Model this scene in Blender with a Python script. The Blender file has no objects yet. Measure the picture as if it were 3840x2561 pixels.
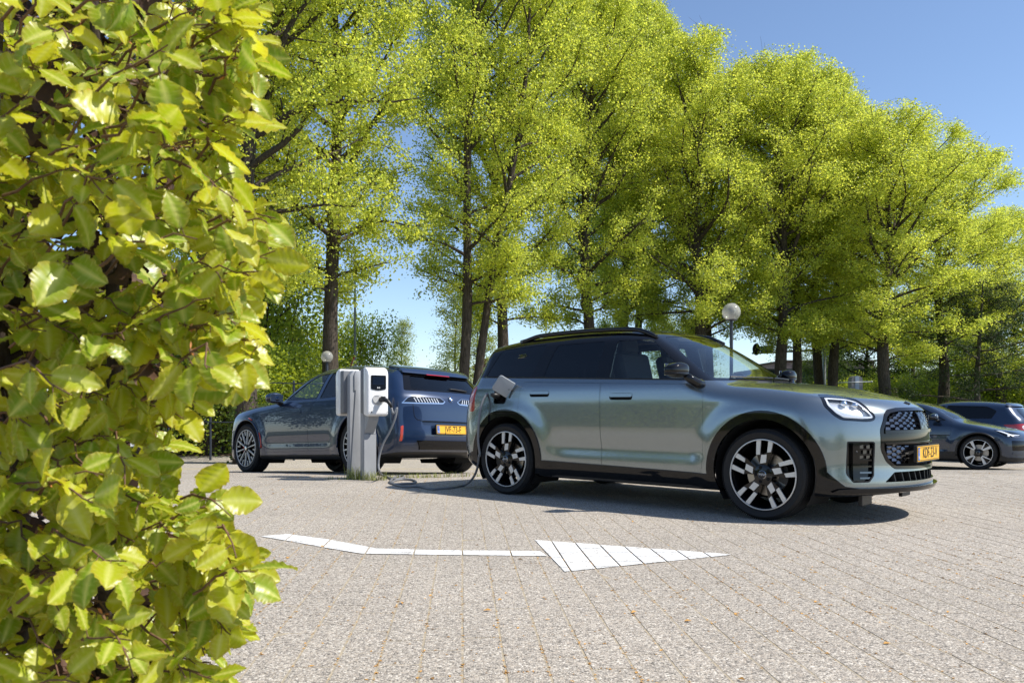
import bpy, bmesh, math, random
import numpy as np
from mathutils import Vector, Matrix, noise as mnoise

random.seed(7); np.random.seed(7)
SC = bpy.context.scene
COL = SC.collection
R = math.radians

# ------------------------------------------------------------------ camera, sky, sun, exposure
CAM_H = 0.88
cam_data = bpy.data.cameras.new("camera")
cam_data.sensor_fit = 'HORIZONTAL'; cam_data.sensor_width = 36.0
cam_data.lens = 3127.4 / 3840 * 36.0
cam_data.shift_y = 236.9 / 3840
cam_data.clip_start = 0.05; cam_data.clip_end = 2000
cam_data.dof.use_dof = True; cam_data.dof.focus_distance = 8.5; cam_data.dof.aperture_fstop = 15.0
cam = bpy.data.objects.new("camera", cam_data); COL.objects.link(cam)
cam.location = (0, 0, CAM_H); cam.rotation_euler = (R(90), 0, 0)
SC.camera = cam

SUN_DIR = Vector((0.625, -0.12, 0.77)).normalized()          # from the ground towards the sun
sun_el = math.asin(SUN_DIR.z); sun_az = math.atan2(SUN_DIR.x, SUN_DIR.y)
world = bpy.data.worlds.new("World"); SC.world = world; world.use_nodes = True
wn = world.node_tree.nodes; wl = world.node_tree.links
sky = wn.new("ShaderNodeTexSky"); sky.sky_type = 'NISHITA'; sky.sun_disc = False
sky.sun_elevation = sun_el; sky.sun_rotation = sun_az
sky.air_density = 0.82; sky.dust_density = .35; sky.ozone_density = 2.4; sky.altitude = 0
wl.new(sky.outputs[0], wn["Background"].inputs[0]); wn["Background"].inputs[1].default_value = 0.138
sun_data = bpy.data.lights.new("sun", 'SUN'); sun_data.energy = 4.6; sun_data.angle = R(0.53); sun_data.color = (1.0, 0.95, 0.87)
sun = bpy.data.objects.new("sun", sun_data); COL.objects.link(sun)
sun.rotation_euler = (-SUN_DIR).to_track_quat('-Z', 'Y').to_euler(); sun.location = (20, 0, 30)
SC.view_settings.view_transform = 'Standard'; SC.view_settings.look = 'None'
SC.view_settings.exposure = 0.48; SC.view_settings.gamma = 1.0; SC.view_settings.use_curve_mapping = False
SC.cycles.max_bounces = 8; SC.cycles.transparent_max_bounces = 12
SC.cycles.sample_clamp_indirect = 6.0

# ------------------------------------------------------------------ helpers
def tag(o, label=None, cat=None, group=None, kind=None):
    if label: o['label'] = label
    if cat: o['category'] = cat
    if group: o['group'] = group
    if kind: o['kind'] = kind
    return o

def empty(name, loc=(0, 0, 0), rot=None, label=None, cat=None, group=None):
    o = bpy.data.objects.new(name, None); COL.objects.link(o)
    o.location = loc
    if rot is not None: o.rotation_euler = rot
    return tag(o, label, cat, group)

def link_mesh(name, me, parent=None, mat=None):
    o = bpy.data.objects.new(name, me); COL.objects.link(o)
    if parent is not None: o.parent = parent
    if mat is not None:
        me.materials.clear()
        for m in (mat if isinstance(mat, (list, tuple)) else [mat]): me.materials.append(m)
    return o

def mesh_np(name, V, F, smooth=False, mats=None):
    """V (n,3); F list of index lists or (m,k) array"""
    me = bpy.data.meshes.new(name)
    V = np.ascontiguousarray(V, dtype=np.float32)
    me.vertices.add(len(V)); me.vertices.foreach_set("co", V.ravel())
    if isinstance(F, np.ndarray):
        k = F.shape[1]; starts = np.arange(0, len(F) * k, k, dtype=np.int32); idx = F.astype(np.int32).ravel()
    else:
        lens = np.array([len(f) for f in F], dtype=np.int32)
        starts = np.concatenate([[0], np.cumsum(lens)[:-1]]).astype(np.int32)
        idx = np.array([i for f in F for i in f], dtype=np.int32)
    me.loops.add(len(idx)); me.loops.foreach_set("vertex_index", idx)
    me.polygons.add(len(starts)); me.polygons.foreach_set("loop_start", starts)
    if mats is not None: me.polygons.foreach_set("material_index", np.asarray(mats, dtype=np.int32))
    me.update(calc_edges=True); me.validate(clean_customdata=False)
    if smooth: me.shade_smooth()
    else: me.shade_flat()
    return me

class MB:
    """collects simple shapes into one mesh"""
    def __init__(s): s.V = []; s.F = []; s.M = []
    def add(s, V, F, m=0):
        b = sum(len(v) for v in s.V)
        s.V.append(np.asarray(V, float).reshape(-1, 3)); s.F += [[i + b for i in f] for f in F]; s.M += [m] * len(F); return s
    def box(s, c, d, rz=0, m=0, bev=0.0, mat=None):
        x, y, z = np.array(d) / 2.0
        if bev:
            b = min(bev, x * .45, y * .45, z * .45)
            V = []; 
            for sx in (-1, 1):
                for sy in (-1, 1):
                    for sz in (-1, 1):
                        V += [(sx * (x - b), sy * (y - b), sz * z), (sx * (x - b), sy * y, sz * (z - b)), (sx * x, sy * (y - b), sz * (z - b))]
            ch = bmesh.new()
            for v in V: ch.verts.new(v)
            r = bmesh.ops.convex_hull(ch, input=ch.verts)
            bmesh.ops.dissolve_limit(ch, angle_limit=0.02, verts=ch.verts, edges=ch.edges)
            ch.verts.index_update()
            V = np.array([v.co[:] for v in ch.verts]); F = [[v.index for v in f.verts] for f in ch.faces]; ch.free()
        else:
            V = np.array([(a * x, b_ * y, c_ * z) for a in (-1, 1) for b_ in (-1, 1) for c_ in (-1, 1)])
            F = [[0, 1, 3, 2], [4, 6, 7, 5], [0, 4, 5, 1], [2, 3, 7, 6], [0, 2, 6, 4], [1, 5, 7, 3]]
        if rz: ca, sa = math.cos(rz), math.sin(rz); V = V @ np.array([[ca, sa, 0], [-sa, ca, 0], [0, 0, 1]])
        V = V + np.array(c)
        if mat is not None: V = V @ np.array(mat.to_3x3()).T + np.array(mat.translation)
        return s.add(V, F, m)
    def tube(s, pts, rad, n=8, m=0, cap=True):
        P = np.asarray(pts, float); k = len(P)
        rad = np.full(k, rad) if np.isscalar(rad) else np.asarray(rad, float)
        T = np.gradient(P, axis=0); T /= np.maximum(np.linalg.norm(T, axis=1, keepdims=True), 1e-9)
        up = np.array([0, 0, 1.0]) if abs(T[0][2]) < .9 else np.array([1.0, 0, 0])
        u = np.cross(T[0], up); u /= np.linalg.norm(u)
        V = []; a = np.arange(n) * 2 * np.pi / n
        for i in range(k):
            u = u - T[i] * np.dot(u, T[i]); u /= max(np.linalg.norm(u), 1e-9); w = np.cross(T[i], u)
            V.append(P[i] + rad[i] * (np.cos(a)[:, None] * u + np.sin(a)[:, None] * w))
        F = [[i * n + j, i * n + (j + 1) % n, (i + 1) * n + (j + 1) % n, (i + 1) * n + j] for i in range(k - 1) for j in range(n)]
        if cap: F += [list(range(n - 1, -1, -1)), list(range((k - 1) * n, k * n))]
        return s.add(np.concatenate(V), F, m)
    def lathe(s, prof, n=32, axis='z', c=(0, 0, 0), m=0, closed=False):
        """prof: list of (r, h)"""
        a = np.arange(n) * 2 * np.pi / n; k = len(prof); V = []
        for r_, h_ in prof:
            ring = np.stack([r_ * np.cos(a), r_ * np.sin(a), np.full(n, h_)], -1)
            if axis == 'y': ring = ring[:, [0, 2, 1]]
            if axis == 'x': ring = ring[:, [2, 0, 1]]
            V.append(ring)
        V = np.concatenate(V) + np.array(c)
        kk = k if closed else k - 1
        F = [[i * n + j, i * n + (j + 1) % n, ((i + 1) % k) * n + (j + 1) % n, ((i + 1) % k) * n + j] for i in range(kk) for j in range(n)]
        if axis == 'y': F = [f[::-1] for f in F]
        return s.add(V, F, m)
    def prism(s, poly, h0, h1, frame=None, m=0):
        """2-D polygon extruded along the third axis of frame (4x4 numpy)"""
        n = len(poly); P = np.asarray(poly, float)
        V = np.concatenate([np.c_[P, np.full(n, h0)], np.c_[P, np.full(n, h1)]])
        area = np.sum(P[:, 0] * np.roll(P[:, 1], -1) - np.roll(P[:, 0], -1) * P[:, 1])
        F = [list(range(n))[::-1], list(range(n, 2 * n))] + [[i, (i + 1) % n, n + (i + 1) % n, n + i] for i in range(n)]
        if area < 0: F = [f[::-1] for f in F]
        if frame is not None:
            V = V @ frame[:3, :3].T + frame[:3, 3]
            if np.linalg.det(frame[:3, :3]) < 0: F = [f[::-1] for f in F]
        return s.add(V, F, m)
    def sphere(s, c, r, n=16, k=10, m=0, scale=(1, 1, 1)):
        prof = [(max(r * math.sin(math.pi * i / k), 1e-4), -r * math.cos(math.pi * i / k)) for i in range(k + 1)]
        b = MB().lathe(prof, n); V = np.concatenate(b.V) * np.array(scale) + np.array(c)
        return s.add(V, b.F, m)
    def build(s, name, mat, parent=None, smooth=None, auto=None):
        V = np.concatenate(s.V)
        me = mesh_np(name, V, s.F, mats=s.M)
        if smooth: me.shade_smooth()
        if auto is not None:
            me.shade_smooth(); me.set_sharp_from_angle(angle=R(auto))
        return link_mesh(name, me, parent, mat)

def text_mesh(txt, size=1.0, extrude=0.0):
    cu = bpy.data.curves.new("lettering", 'FONT'); cu.body = txt; cu.size = size; cu.extrude = extrude
    cu.align_x = 'CENTER'; cu.align_y = 'CENTER'; cu.resolution_u = 3
    o = bpy.data.objects.new("lettering", cu); COL.objects.link(o)
    dg = bpy.context.evaluated_depsgraph_get(); me = bpy.data.meshes.new_from_object(o.evaluated_get(dg))
    bpy.data.objects.remove(o); bpy.data.curves.remove(cu)
    V = np.zeros(len(me.vertices) * 3); me.vertices.foreach_get("co", V); V = V.reshape(-1, 3)
    F = [list(p.vertices) for p in me.polygons]; bpy.data.meshes.remove(me)
    return V, F

# ------------------------------------------------------------------ materials
MATS = {}
def nodes_of(name):
    m = bpy.data.materials.new(name); m.use_nodes = True; MATS[name] = m
    nt = m.node_tree; return m, nt, nt.nodes["Principled BSDF"]

def N(nt, typ, **kw):
    n = nt.nodes.new(typ)
    for k, v in kw.items():
        if hasattr(n, k): setattr(n, k, v)
        else: n.inputs[k].default_value = v
    return n

def rgba(c): return (c[0], c[1], c[2], 1.0)

def pmat(name, col, rough=.5, metal=0.0, coat=0.0, spec=.5, var=0.0, scale=20, bump=0.0, bscale=80, emit=None, trans=0.0, ior=1.45):
    m, nt, b = nodes_of(name)
    b.inputs["Base Color"].default_value = rgba(col); b.inputs["Roughness"].default_value = rough
    b.inputs["Metallic"].default_value = metal; b.inputs["Coat Weight"].default_value = coat; b.inputs["Coat Roughness"].default_value = .03
    b.inputs["Specular IOR Level"].default_value = spec; b.inputs["IOR"].default_value = ior
    b.inputs["Transmission Weight"].default_value = trans
    tc = N(nt, "ShaderNodeTexCoord")
    if var:
        no = N(nt, "ShaderNodeTexNoise", Scale=scale, Detail=6.0)
        nt.links.new(tc.outputs["Object"], no.inputs["Vector"])
        mr = N(nt, "ShaderNodeMapRange"); mr.inputs["From Min"].default_value = .3; mr.inputs["From Max"].default_value = .7
        mr.inputs["To Min"].default_value = 1 - var; mr.inputs["To Max"].default_value = 1 + var
        nt.links.new(no.outputs["Fac"], mr.inputs["Value"])
        mx = N(nt, "ShaderNodeMix", data_type='RGBA', blend_type='MULTIPLY'); mx.inputs["Factor"].default_value = 1
        mx.inputs["A"].default_value = rgba(col) if False else (0, 0, 0, 1)
        mx.inputs[6].default_value = rgba(col); nt.links.new(mr.outputs["Result"], mx.inputs[7])
        nt.links.new(mx.outputs[2], b.inputs["Base Color"])
    if bump:
        no = N(nt, "ShaderNodeTexNoise", Scale=bscale, Detail=5.0)
        nt.links.new(tc.outputs["Object"], no.inputs["Vector"])
        bp = N(nt, "ShaderNodeBump"); bp.inputs["Strength"].default_value = bump; bp.inputs["Distance"].default_value = .01
        nt.links.new(no.outputs["Fac"], bp.inputs["Height"]); nt.links.new(bp.outputs["Normal"], b.inputs["Normal"])
    if emit: b.inputs["Emission Color"].default_value = rgba(emit[0]); b.inputs["Emission Strength"].default_value = emit[1]
    return m

def paint(name, col, metal=.75, rough=.32, flake=.10, coat_ior=1.62):
    """metallic car paint: flaked base under clear coat"""
    m, nt, b = nodes_of(name)
    tc = N(nt, "ShaderNodeTexCoord"); vo = N(nt, "ShaderNodeTexVoronoi", Scale=900.0)
    nt.links.new(tc.outputs["Object"], vo.inputs["Vector"])
    hsv = N(nt, "ShaderNodeMapRange"); hsv.inputs["To Min"].default_value = 1 - flake; hsv.inputs["To Max"].default_value = 1 + flake
    sep = N(nt, "ShaderNodeSeparateColor"); nt.links.new(vo.outputs["Color"], sep.inputs[0]); nt.links.new(sep.outputs[0], hsv.inputs["Value"])
    mx = N(nt, "ShaderNodeMix", data_type='RGBA', blend_type='MULTIPLY'); mx.inputs["Factor"].default_value = 1
    mx.inputs[6].default_value = rgba(col); nt.links.new(hsv.outputs["Result"], mx.inputs[7]); nt.links.new(mx.outputs[2], b.inputs["Base Color"])
    b.inputs["Metallic"].default_value = metal; b.inputs["Roughness"].default_value = rough
    b.inputs["Coat Weight"].default_value = 1.0; b.inputs["Coat Roughness"].default_value = .015; b.inputs["Coat IOR"].default_value = coat_ior
    return m

def glass(name, tint, alpha_rough=0.0, spec=1.0):
    """thin window glass: tinted see-through plus mirror reflection by angle"""
    m, nt, b = nodes_of(name); nt.nodes.remove(b); out = nt.nodes["Material Output"]
    tr = N(nt, "ShaderNodeBsdfTransparent"); tr.inputs[0].default_value = rgba(tint)
    gl = N(nt, "ShaderNodeBsdfGlossy"); gl.inputs["Color"].default_value = (1, 1, 1, 1); gl.inputs["Roughness"].default_value = alpha_rough
    fr = N(nt, "ShaderNodeFresnel"); fr.inputs["IOR"].default_value = 1.52
    geo = N(nt, "ShaderNodeNewGeometry")                # only the outer face mirrors; the pane is thin
    fb = N(nt, "ShaderNodeMath", operation='MULTIPLY_ADD'); fb.inputs[1].default_value = -spec; fb.inputs[2].default_value = spec; nt.links.new(geo.outputs["Backfacing"], fb.inputs[0])
    mu = N(nt, "ShaderNodeMath", operation='MULTIPLY'); nt.links.new(fb.outputs[0], mu.inputs[1]); nt.links.new(fr.outputs[0], mu.inputs[0])
    mx = N(nt, "ShaderNodeMixShader"); nt.links.new(mu.outputs[0], mx.inputs[0]); nt.links.new(tr.outputs[0], mx.inputs[1]); nt.links.new(gl.outputs[0], mx.inputs[2])
    nt.links.new(mx.outputs[0], out.inputs[0])
    return m

def ground_drop(y):
    """the lot is level near the camera and falls away behind the charging posts"""
    y = np.asarray(y, float)
    t = (y - 10.6) * .07
    s = .03
    up = s * np.log1p(np.exp(np.clip(t / s, -40, 40)))
    return -np.minimum(up, .5 + .02 * np.tanh((up - .5) / .02))
def gz(y): return float(ground_drop(y))
# ------------------------------------------------------------------ car body surfaces (signed distance functions)
def smax(a, b, k):
    h = np.maximum(k - np.abs(a - b), 0.0) / k
    return np.maximum(a, b) + h * h * k * 0.25

def sstep(a, b, x):
    t = np.clip((x - a) / (b - a), 0, 1)
    return t * t * (3 - 2 * t)

class Curve:
    """smooth 1-D profile through knots (monotone cubic), sampled to a table"""
    def __init__(s, pts, blur=0.0):
        p = np.array(sorted(pts)); x, y = p[:, 0], p[:, 1]
        h = np.diff(x); d = np.diff(y) / h
        m = np.zeros(len(x)); m[0] = d[0]; m[-1] = d[-1]
        for i in range(1, len(x) - 1):
            m[i] = 0 if d[i - 1] * d[i] <= 0 else 2 / (1 / d[i - 1] + 1 / d[i])
            if d[i - 1] * d[i] > 0:
                w1, w2 = 2 * h[i] + h[i - 1], h[i] + 2 * h[i - 1]
                m[i] = (w1 + w2) / (w1 / d[i - 1] + w2 / d[i])
        s.x = np.linspace(x[0] - .3, x[-1] + .3, 1600)
        i = np.clip(np.searchsorted(x, s.x) - 1, 0, len(x) - 2)
        t = np.clip((s.x - x[i]) / h[i], 0, 1)
        s.y = ((2*t**3 - 3*t**2 + 1) * y[i] + (t**3 - 2*t**2 + t) * h[i] * m[i]
               + (-2*t**3 + 3*t**2) * y[i + 1] + (t**3 - t**2) * h[i] * m[i + 1])
        s.y += np.where(s.x < x[0], (s.x - x[0]) * d[0], 0) + np.where(s.x > x[-1], (s.x - x[-1]) * d[-1], 0)
        if blur:
            n = max(1, int(blur / (s.x[1] - s.x[0])))
            ker = np.hanning(2 * n + 3)[1:-1]; ker /= ker.sum()
            s.y = np.convolve(np.pad(s.y, n, mode='edge'), ker, 'valid')
        s.dy = np.gradient(s.y, s.x)
    def __call__(s, v): return np.interp(v, s.x, s.y)
    def slope(s, v): return np.interp(v, s.x, s.dy)

class Body:
    """hull = smooth intersection of a side profile, a plan taper and a width-by-height profile"""
    def __init__(s, top, bot, front, rear, width, plan, cfront, crear, wind=.14, crown=.07, axles=(0, -2.7), zc=.36,
                 flare=.02, sculpt=(), kt=.12, kf=.10, kr=.10, kb=.06):
        s.top, s.bot, s.front, s.rear = Curve(top, .10), Curve(bot), Curve(front, .05), Curve(rear, .05)
        s.width, s.plan = Curve(width, .03), Curve(plan, .1)
        s.cf, s.cr, s.wind, s.crown, s.axles, s.zc, s.flare, s.sculpt = cfront, crear, wind, crown, axles, zc, flare, sculpt
        s.kt, s.kf, s.kr, s.kb = kt, kf, kr, kb
    def half(s, x, z):
        w = s.width(z) * s.plan(x)
        for ax in s.axles:
            r = np.hypot(x - ax, (z - s.zc))
            w = w + s.flare * sstep(.66, .47, r) * sstep(1.0, .8, z)
        for f in s.sculpt:
            w = w + f(x, z)
        return w
    def __call__(s, P):
        x, y, z = P[..., 0], np.abs(P[..., 1]), P[..., 2]
        xe = x + s.wind * y * y
        m = s.top.slope(xe)
        dt = (z - s.top(xe) + s.crown * y * y) / np.sqrt(1 + m * m)
        db = s.bot(x) - z
        df = x - (s.front(z) - s.cf(y))
        dr = (s.rear(z) + s.cr(y)) - x
        dw = (y - s.half(x, z)) * .95
        d = smax(dt, dw, s.kt)
        d = smax(d, df, s.kf)
        d = smax(d, dr, s.kr)
        return smax(d, db, s.kb)
    def normal(s, P, e=.002):
        g = np.stack([s(P + np.eye(3)[i] * e) - s(P - np.eye(3)[i] * e) for i in range(3)], -1)
        return g / np.maximum(np.linalg.norm(g, axis=-1, keepdims=True), 1e-9)
    def hit(s, O, D, tmax=4.0, n=160):
        """first crossing from outside to inside along rays O + tD"""
        O, D = np.atleast_2d(np.asarray(O, float)), np.atleast_2d(np.asarray(D, float))
        O, D = np.broadcast_arrays(O, D)
        t = np.linspace(0, tmax, n)
        out = np.full(len(O), np.nan); lo = np.zeros(len(O)); hi = np.full(len(O), -1.0)
        done = np.zeros(len(O), bool); prev = 0.0
        for tt in t:
            v = s(O + D * tt)
            new = (~done) & (v < 0)
            lo[new] = prev; hi[new] = tt; done |= new; prev = tt
        for _ in range(30):
            mid = (lo + hi) / 2; v = s(O + D * mid[:, None]); ins = v < 0
            hi = np.where(ins, mid, hi); lo = np.where(ins, lo, mid)
        out = np.where(done, (lo + hi) / 2, np.nan)
        return O + D * out[:, None]

def front_axle_curve(a, p=2.0):
    return lambda y: a * y ** p

# hatchback-style crossover, grey-green (origin: ground below the front axle; x forward, y left)
def crossover_body():
    sculpt = [lambda x, z: -.015 * np.exp(-((z - .50) / .085) ** 2) * sstep(-2.25, -1.9, x) * sstep(-.42, -.62, x),
              lambda x, z: -.012 * sstep(.66, .80, z) * sstep(.98, .86, z) * 0]
    return Body(
        top=[(.97, .70), (.93, .79), (.89, .842), (.83, .878), (.72, .916), (.55, .96), (.3, 1.015), (0, 1.055), (-.27, 1.078), (-.45, 1.135), (-.75, 1.308),
             (-1.0, 1.452), (-1.2, 1.540), (-1.5, 1.585), (-1.9, 1.598), (-2.4, 1.578), (-2.9, 1.525), (-3.2, 1.47), (-3.4, 1.43)],
        bot=[(-3.7, .33), (-3.3, .27), (-3.0, .21), (-2.5, .20), (0, .20), (.5, .21), (.9, .235)],
        front=[(.15, .87), (.28, .905), (.45, .888), (.60, .888), (.72, .878), (.80, .862), (.88, .82), (1.0, .74)],
        rear=[(.2, -3.45), (.34, -3.57), (.5, -3.60), (.8, -3.585), (1.0, -3.52), (1.12, -3.435), (1.3, -3.33), (1.45, -3.28), (1.55, -3.25)],
        width=[(.15, .82), (.25, .872), (.36, .893), (.5, .900), (.7, .905), (.88, .905), (1.0, .897), (1.06, .882), (1.10, .858),
               (1.16, .826), (1.30, .767), (1.45, .695), (1.55, .62), (1.65, .50)],
        plan=[(.9, .86), (.6, .925), (.35, .965), (0, .992), (-.4, 1.0), (-2.3, 1.0), (-2.8, .985), (-3.2, .955), (-3.6, .90)],
        cfront=lambda y: .42 * y ** 2 + .25 * y ** 4, crear=lambda y: .20 * y ** 2 + .26 * y ** 4,
        axles=(0, -2.692), zc=.36, flare=.022, sculpt=sculpt)

# dark blue sport-utility parked behind the charging post (origin below its front axle)
def suv_body():
    return Body(
        top=[(.95, .58), (.86, .74), (.78, .86), (.65, .93), (.45, .985), (0, 1.045), (-.5, 1.085), (-.80, 1.125), (-1.06, 1.285), (-1.36, 1.455), (-1.66, 1.52),
             (-2.1, 1.53), (-2.6, 1.50), (-3.1, 1.435), (-3.4, 1.38), (-3.6, 1.34)],
        bot=[(-3.9, .30), (-3.5, .24), (-3.0, .20), (0, .20), (.5, .20), (.9, .23)],
        front=[(.15, .80), (.3, .84), (.6, .83), (.8, .80), (.9, .74), (1.0, .62)],
        rear=[(.15, -3.48), (.26, -3.66), (.38, -3.76), (.5, -3.78), (.7, -3.76), (.9, -3.745), (1.0, -3.72), (1.08, -3.66), (1.2, -3.55), (1.32, -3.44), (1.45, -3.36)],
        width=[(.15, .86), (.25, .905), (.4, .925), (.7, .932), (.88, .928), (.98, .912), (1.04, .888), (1.08, .862), (1.2, .80), (1.35, .715), (1.45, .64), (1.6, .5)],
        plan=[(.9, .88), (.6, .94), (.3, .975), (0, .995), (-.5, 1.0), (-2.6, 1.0), (-3.0, .985), (-3.4, .955), (-3.8, .91)],
        cfront=lambda y: .22 * y ** 2 + .22 * y ** 4, crear=lambda y: .12 * y ** 2 + .16 * y ** 4,
        axles=(0, -2.865), zc=.37, flare=.022, kf=.12, kr=.09,
        sculpt=[lambda x, z: -.010 * np.exp(-((z - .44) / .07) ** 2) * sstep(-2.4, -2.1, x) * sstep(-.5, -.75, x)])

# low dark blue fastback (origin below its front axle)
def fastback_body():
    return Body(
        top=[(.98, .55), (.90, .68), (.80, .745), (.6, .815), (.3, .885), (0, .955), (-.28, 1.01), (-.40, 1.06), (-.61, 1.185), (-1.0, 1.362), (-1.35, 1.43),
             (-1.7, 1.45), (-2.3, 1.43), (-2.8, 1.36), (-3.3, 1.20), (-3.6, 1.09)],
        bot=[(-3.7, .28), (-3.0, .17), (0, .16), (.5, .17), (.9, .19)],
        front=[(.1, .82), (.25, .87), (.5, .87), (.62, .85), (.7, .82), (.8, .70)],
        rear=[(.15, -3.4), (.3, -3.62), (.8, -3.70), (1.0, -3.66), (1.1, -3.6)],
        width=[(.1, .84), (.22, .885), (.4, .905), (.6, .912), (.75, .908), (.88, .890), (.94, .866), (1.0, .83), (1.2, .74), (1.35, .66), (1.5, .52)],
        plan=[(.95, .88), (.6, .94), (.3, .975), (0, .995), (-.5, 1.0), (-2.4, 1.0), (-3.0, .97), (-3.7, .9)],
        cfront=lambda y: .20 * y ** 2 + .26 * y ** 4, crear=lambda y: .2 * y ** 2 + .2 * y ** 4,
        axles=(0, -2.735), zc=.35, flare=.018, kf=.10, kr=.12,
        sculpt=[lambda x, z: -.016 * np.exp(-((z - .42) / .08) ** 2) * sstep(-2.3, -2.0, x) * sstep(-.45, -.7, x)])

# compact hatchback (origin below its front axle)
def hatch_body():
    return Body(
        top=[(.9, .60), (.82, .76), (.7, .83), (.4, .92), (0, .99), (-.4, 1.04), (-.60, 1.07), (-.85, 1.19), (-1.15, 1.36), (-1.45, 1.46), (-1.9, 1.50),
             (-2.4, 1.485), (-2.8, 1.44), (-3.1, 1.385), (-3.3, 1.34)],
        bot=[(-3.5, .30), (-3.0, .18), (0, .17), (.5, .18), (.9, .2)],
        front=[(.1, .78), (.3, .83), (.6, .82), (.75, .78), (.9, .6)],
        rear=[(.15, -3.25), (.3, -3.42), (.7, -3.46), (.95, -3.42), (1.05, -3.36), (1.2, -3.2), (1.35, -3.08), (1.45, -3.02)],
        width=[(.1, .83), (.25, .88), (.45, .90), (.7, .905), (.9, .895), (.98, .872), (1.05, .835), (1.2, .765), (1.38, .665), (1.5, .53)],
        plan=[(.9, .87), (.5, .95), (.2, .98), (0, .995), (-.5, 1.0), (-2.2, 1.0), (-2.8, .97), (-3.4, .9)],
        cfront=lambda y: .24 * y ** 2 + .24 * y ** 4, crear=lambda y: .2 * y ** 2 + .24 * y ** 4,
        axles=(0, -2.65), zc=.34, flare=.018, kf=.10, kr=.10)
# ------------------------------------------------------------------ ground: sheet, pavers, painted arrow
def aggregate_material(name, base_mul=1.0, joint=False):
    m, nt, b = nodes_of(name)
    tc = N(nt, "ShaderNodeTexCoord"); geo = N(nt, "ShaderNodeNewGeometry")
    L = nt.links.new
    def vor(scale, seed):
        mp = N(nt, "ShaderNodeMapping"); mp.inputs["Location"].default_value = (seed, seed * .7, 0); L(geo.outputs["Position"], mp.inputs["Vector"])
        v = N(nt, "ShaderNodeTexVoronoi", Scale=scale); L(mp.outputs[0], v.inputs["Vector"]); return v
    v1, v2 = vor(120.0, 0.0), vor(230.0, 3.1)
    def ramp(v, stops):
        s = N(nt, "ShaderNodeSeparateColor"); L(v.outputs["Color"], s.inputs[0])
        r = N(nt, "ShaderNodeValToRGB"); r.color_ramp.interpolation = 'CONSTANT'
        while len(r.color_ramp.elements) > 1: r.color_ramp.elements.remove(r.color_ramp.elements[-1])
        for i, (p, c) in enumerate(stops):
            e = r.color_ramp.elements[0] if i == 0 else r.color_ramp.elements.new(p)
            e.position = p; e.color = rgba([q * base_mul * w_ for q, w_ in zip(c, (.97, .945, .875))])
        L(s.outputs[0], r.inputs[0]); return r
    st = [(0, (.075, .068, .064)), (.09, (.17, .155, .145)), (.24, (.27, .245, .225)), (.42, (.36, .325, .295)), (.58, (.43, .37, .315)), (.70, (.50, .455, .41)), (.84, (.62, .58, .53)), (.95, (.74, .70, .66))]
    r1, r2 = ramp(v1, st), ramp(v2, st)
    no = N(nt, "ShaderNodeTexNoise", Scale=60.0, Detail=3.0); L(geo.outputs["Position"], no.inputs["Vector"])
    th = N(nt, "ShaderNodeMath", operation='GREATER_THAN'); th.inputs[1].default_value = .52; L(no.outputs["Fac"], th.inputs[0])
    mx = N(nt, "ShaderNodeMix", data_type='RGBA'); L(th.outputs[0], mx.inputs["Factor"]); L(r1.outputs[0], mx.inputs[6]); L(r2.outputs[0], mx.inputs[7])
    # large, soft differences in wear
    n2 = N(nt, "ShaderNodeTexNoise", Scale=.45, Detail=6.0, Roughness=.65); L(geo.outputs["Position"], n2.inputs["Vector"])
    mr = N(nt, "ShaderNodeMapRange"); mr.inputs["From Min"].default_value = .3; mr.inputs["From Max"].default_value = .7
    mr.inputs["To Min"].default_value = .86; mr.inputs["To Max"].default_value = 1.12; L(n2.outputs["Fac"], mr.inputs["Value"])
    rnd = N(nt, "ShaderNodeObjectInfo")
    m2 = N(nt, "ShaderNodeMix", data_type='RGBA', blend_type='MULTIPLY'); m2.inputs["Factor"].default_value = 1
    L(mx.outputs[2], m2.inputs[6]); L(mr.outputs[0], m2.inputs[7]); last = m2
    sf = N(nt, "ShaderNodeMix", data_type='RGBA'); sf.inputs["Factor"].default_value = .20; L(last.outputs[2], sf.inputs[6]); sf.inputs[7].default_value = rgba((.365, .335, .290))
    L(sf.outputs[2], b.inputs["Base Color"]); b.inputs["Roughness"].default_value = .9; b.inputs["Specular IOR Level"].default_value = .25
    inv = N(nt, "ShaderNodeMath", operation='SUBTRACT'); inv.inputs[0].default_value = 1.0; L(v1.outputs["Distance"], inv.inputs[1])
    bp = N(nt, "ShaderNodeBump"); bp.inputs["Strength"].default_value = .55; bp.inputs["Distance"].default_value = .004
    L(inv.outputs[0], bp.inputs["Height"]); L(bp.outputs[0], b.inputs["Normal"])
    return m

def sand_material():
    m, nt, b = nodes_of("joint sand"); L = nt.links.new
    geo = N(nt, "ShaderNodeNewGeometry"); no = N(nt, "ShaderNodeTexNoise", Scale=26.0, Detail=8.0); L(geo.outputs["Position"], no.inputs["Vector"])
    r = N(nt, "ShaderNodeValToRGB"); r.color_ramp.elements[0].position = .3; r.color_ramp.elements[0].color = rgba((.25, .225, .19))
    r.color_ramp.elements[1].position = .72; r.color_ramp.elements[1].color = rgba((.44, .40, .35)); L(no.outputs["Fac"], r.inputs[0])
    e = r.color_ramp.elements.new(.6); e.color = rgba((.40, .33, .22))
    L(r.outputs[0], b.inputs["Base Color"]); b.inputs["Roughness"].default_value = 1
    return m

M_PAVE = aggregate_material("washed aggregate pavers")
M_SAND = sand_material()

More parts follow.
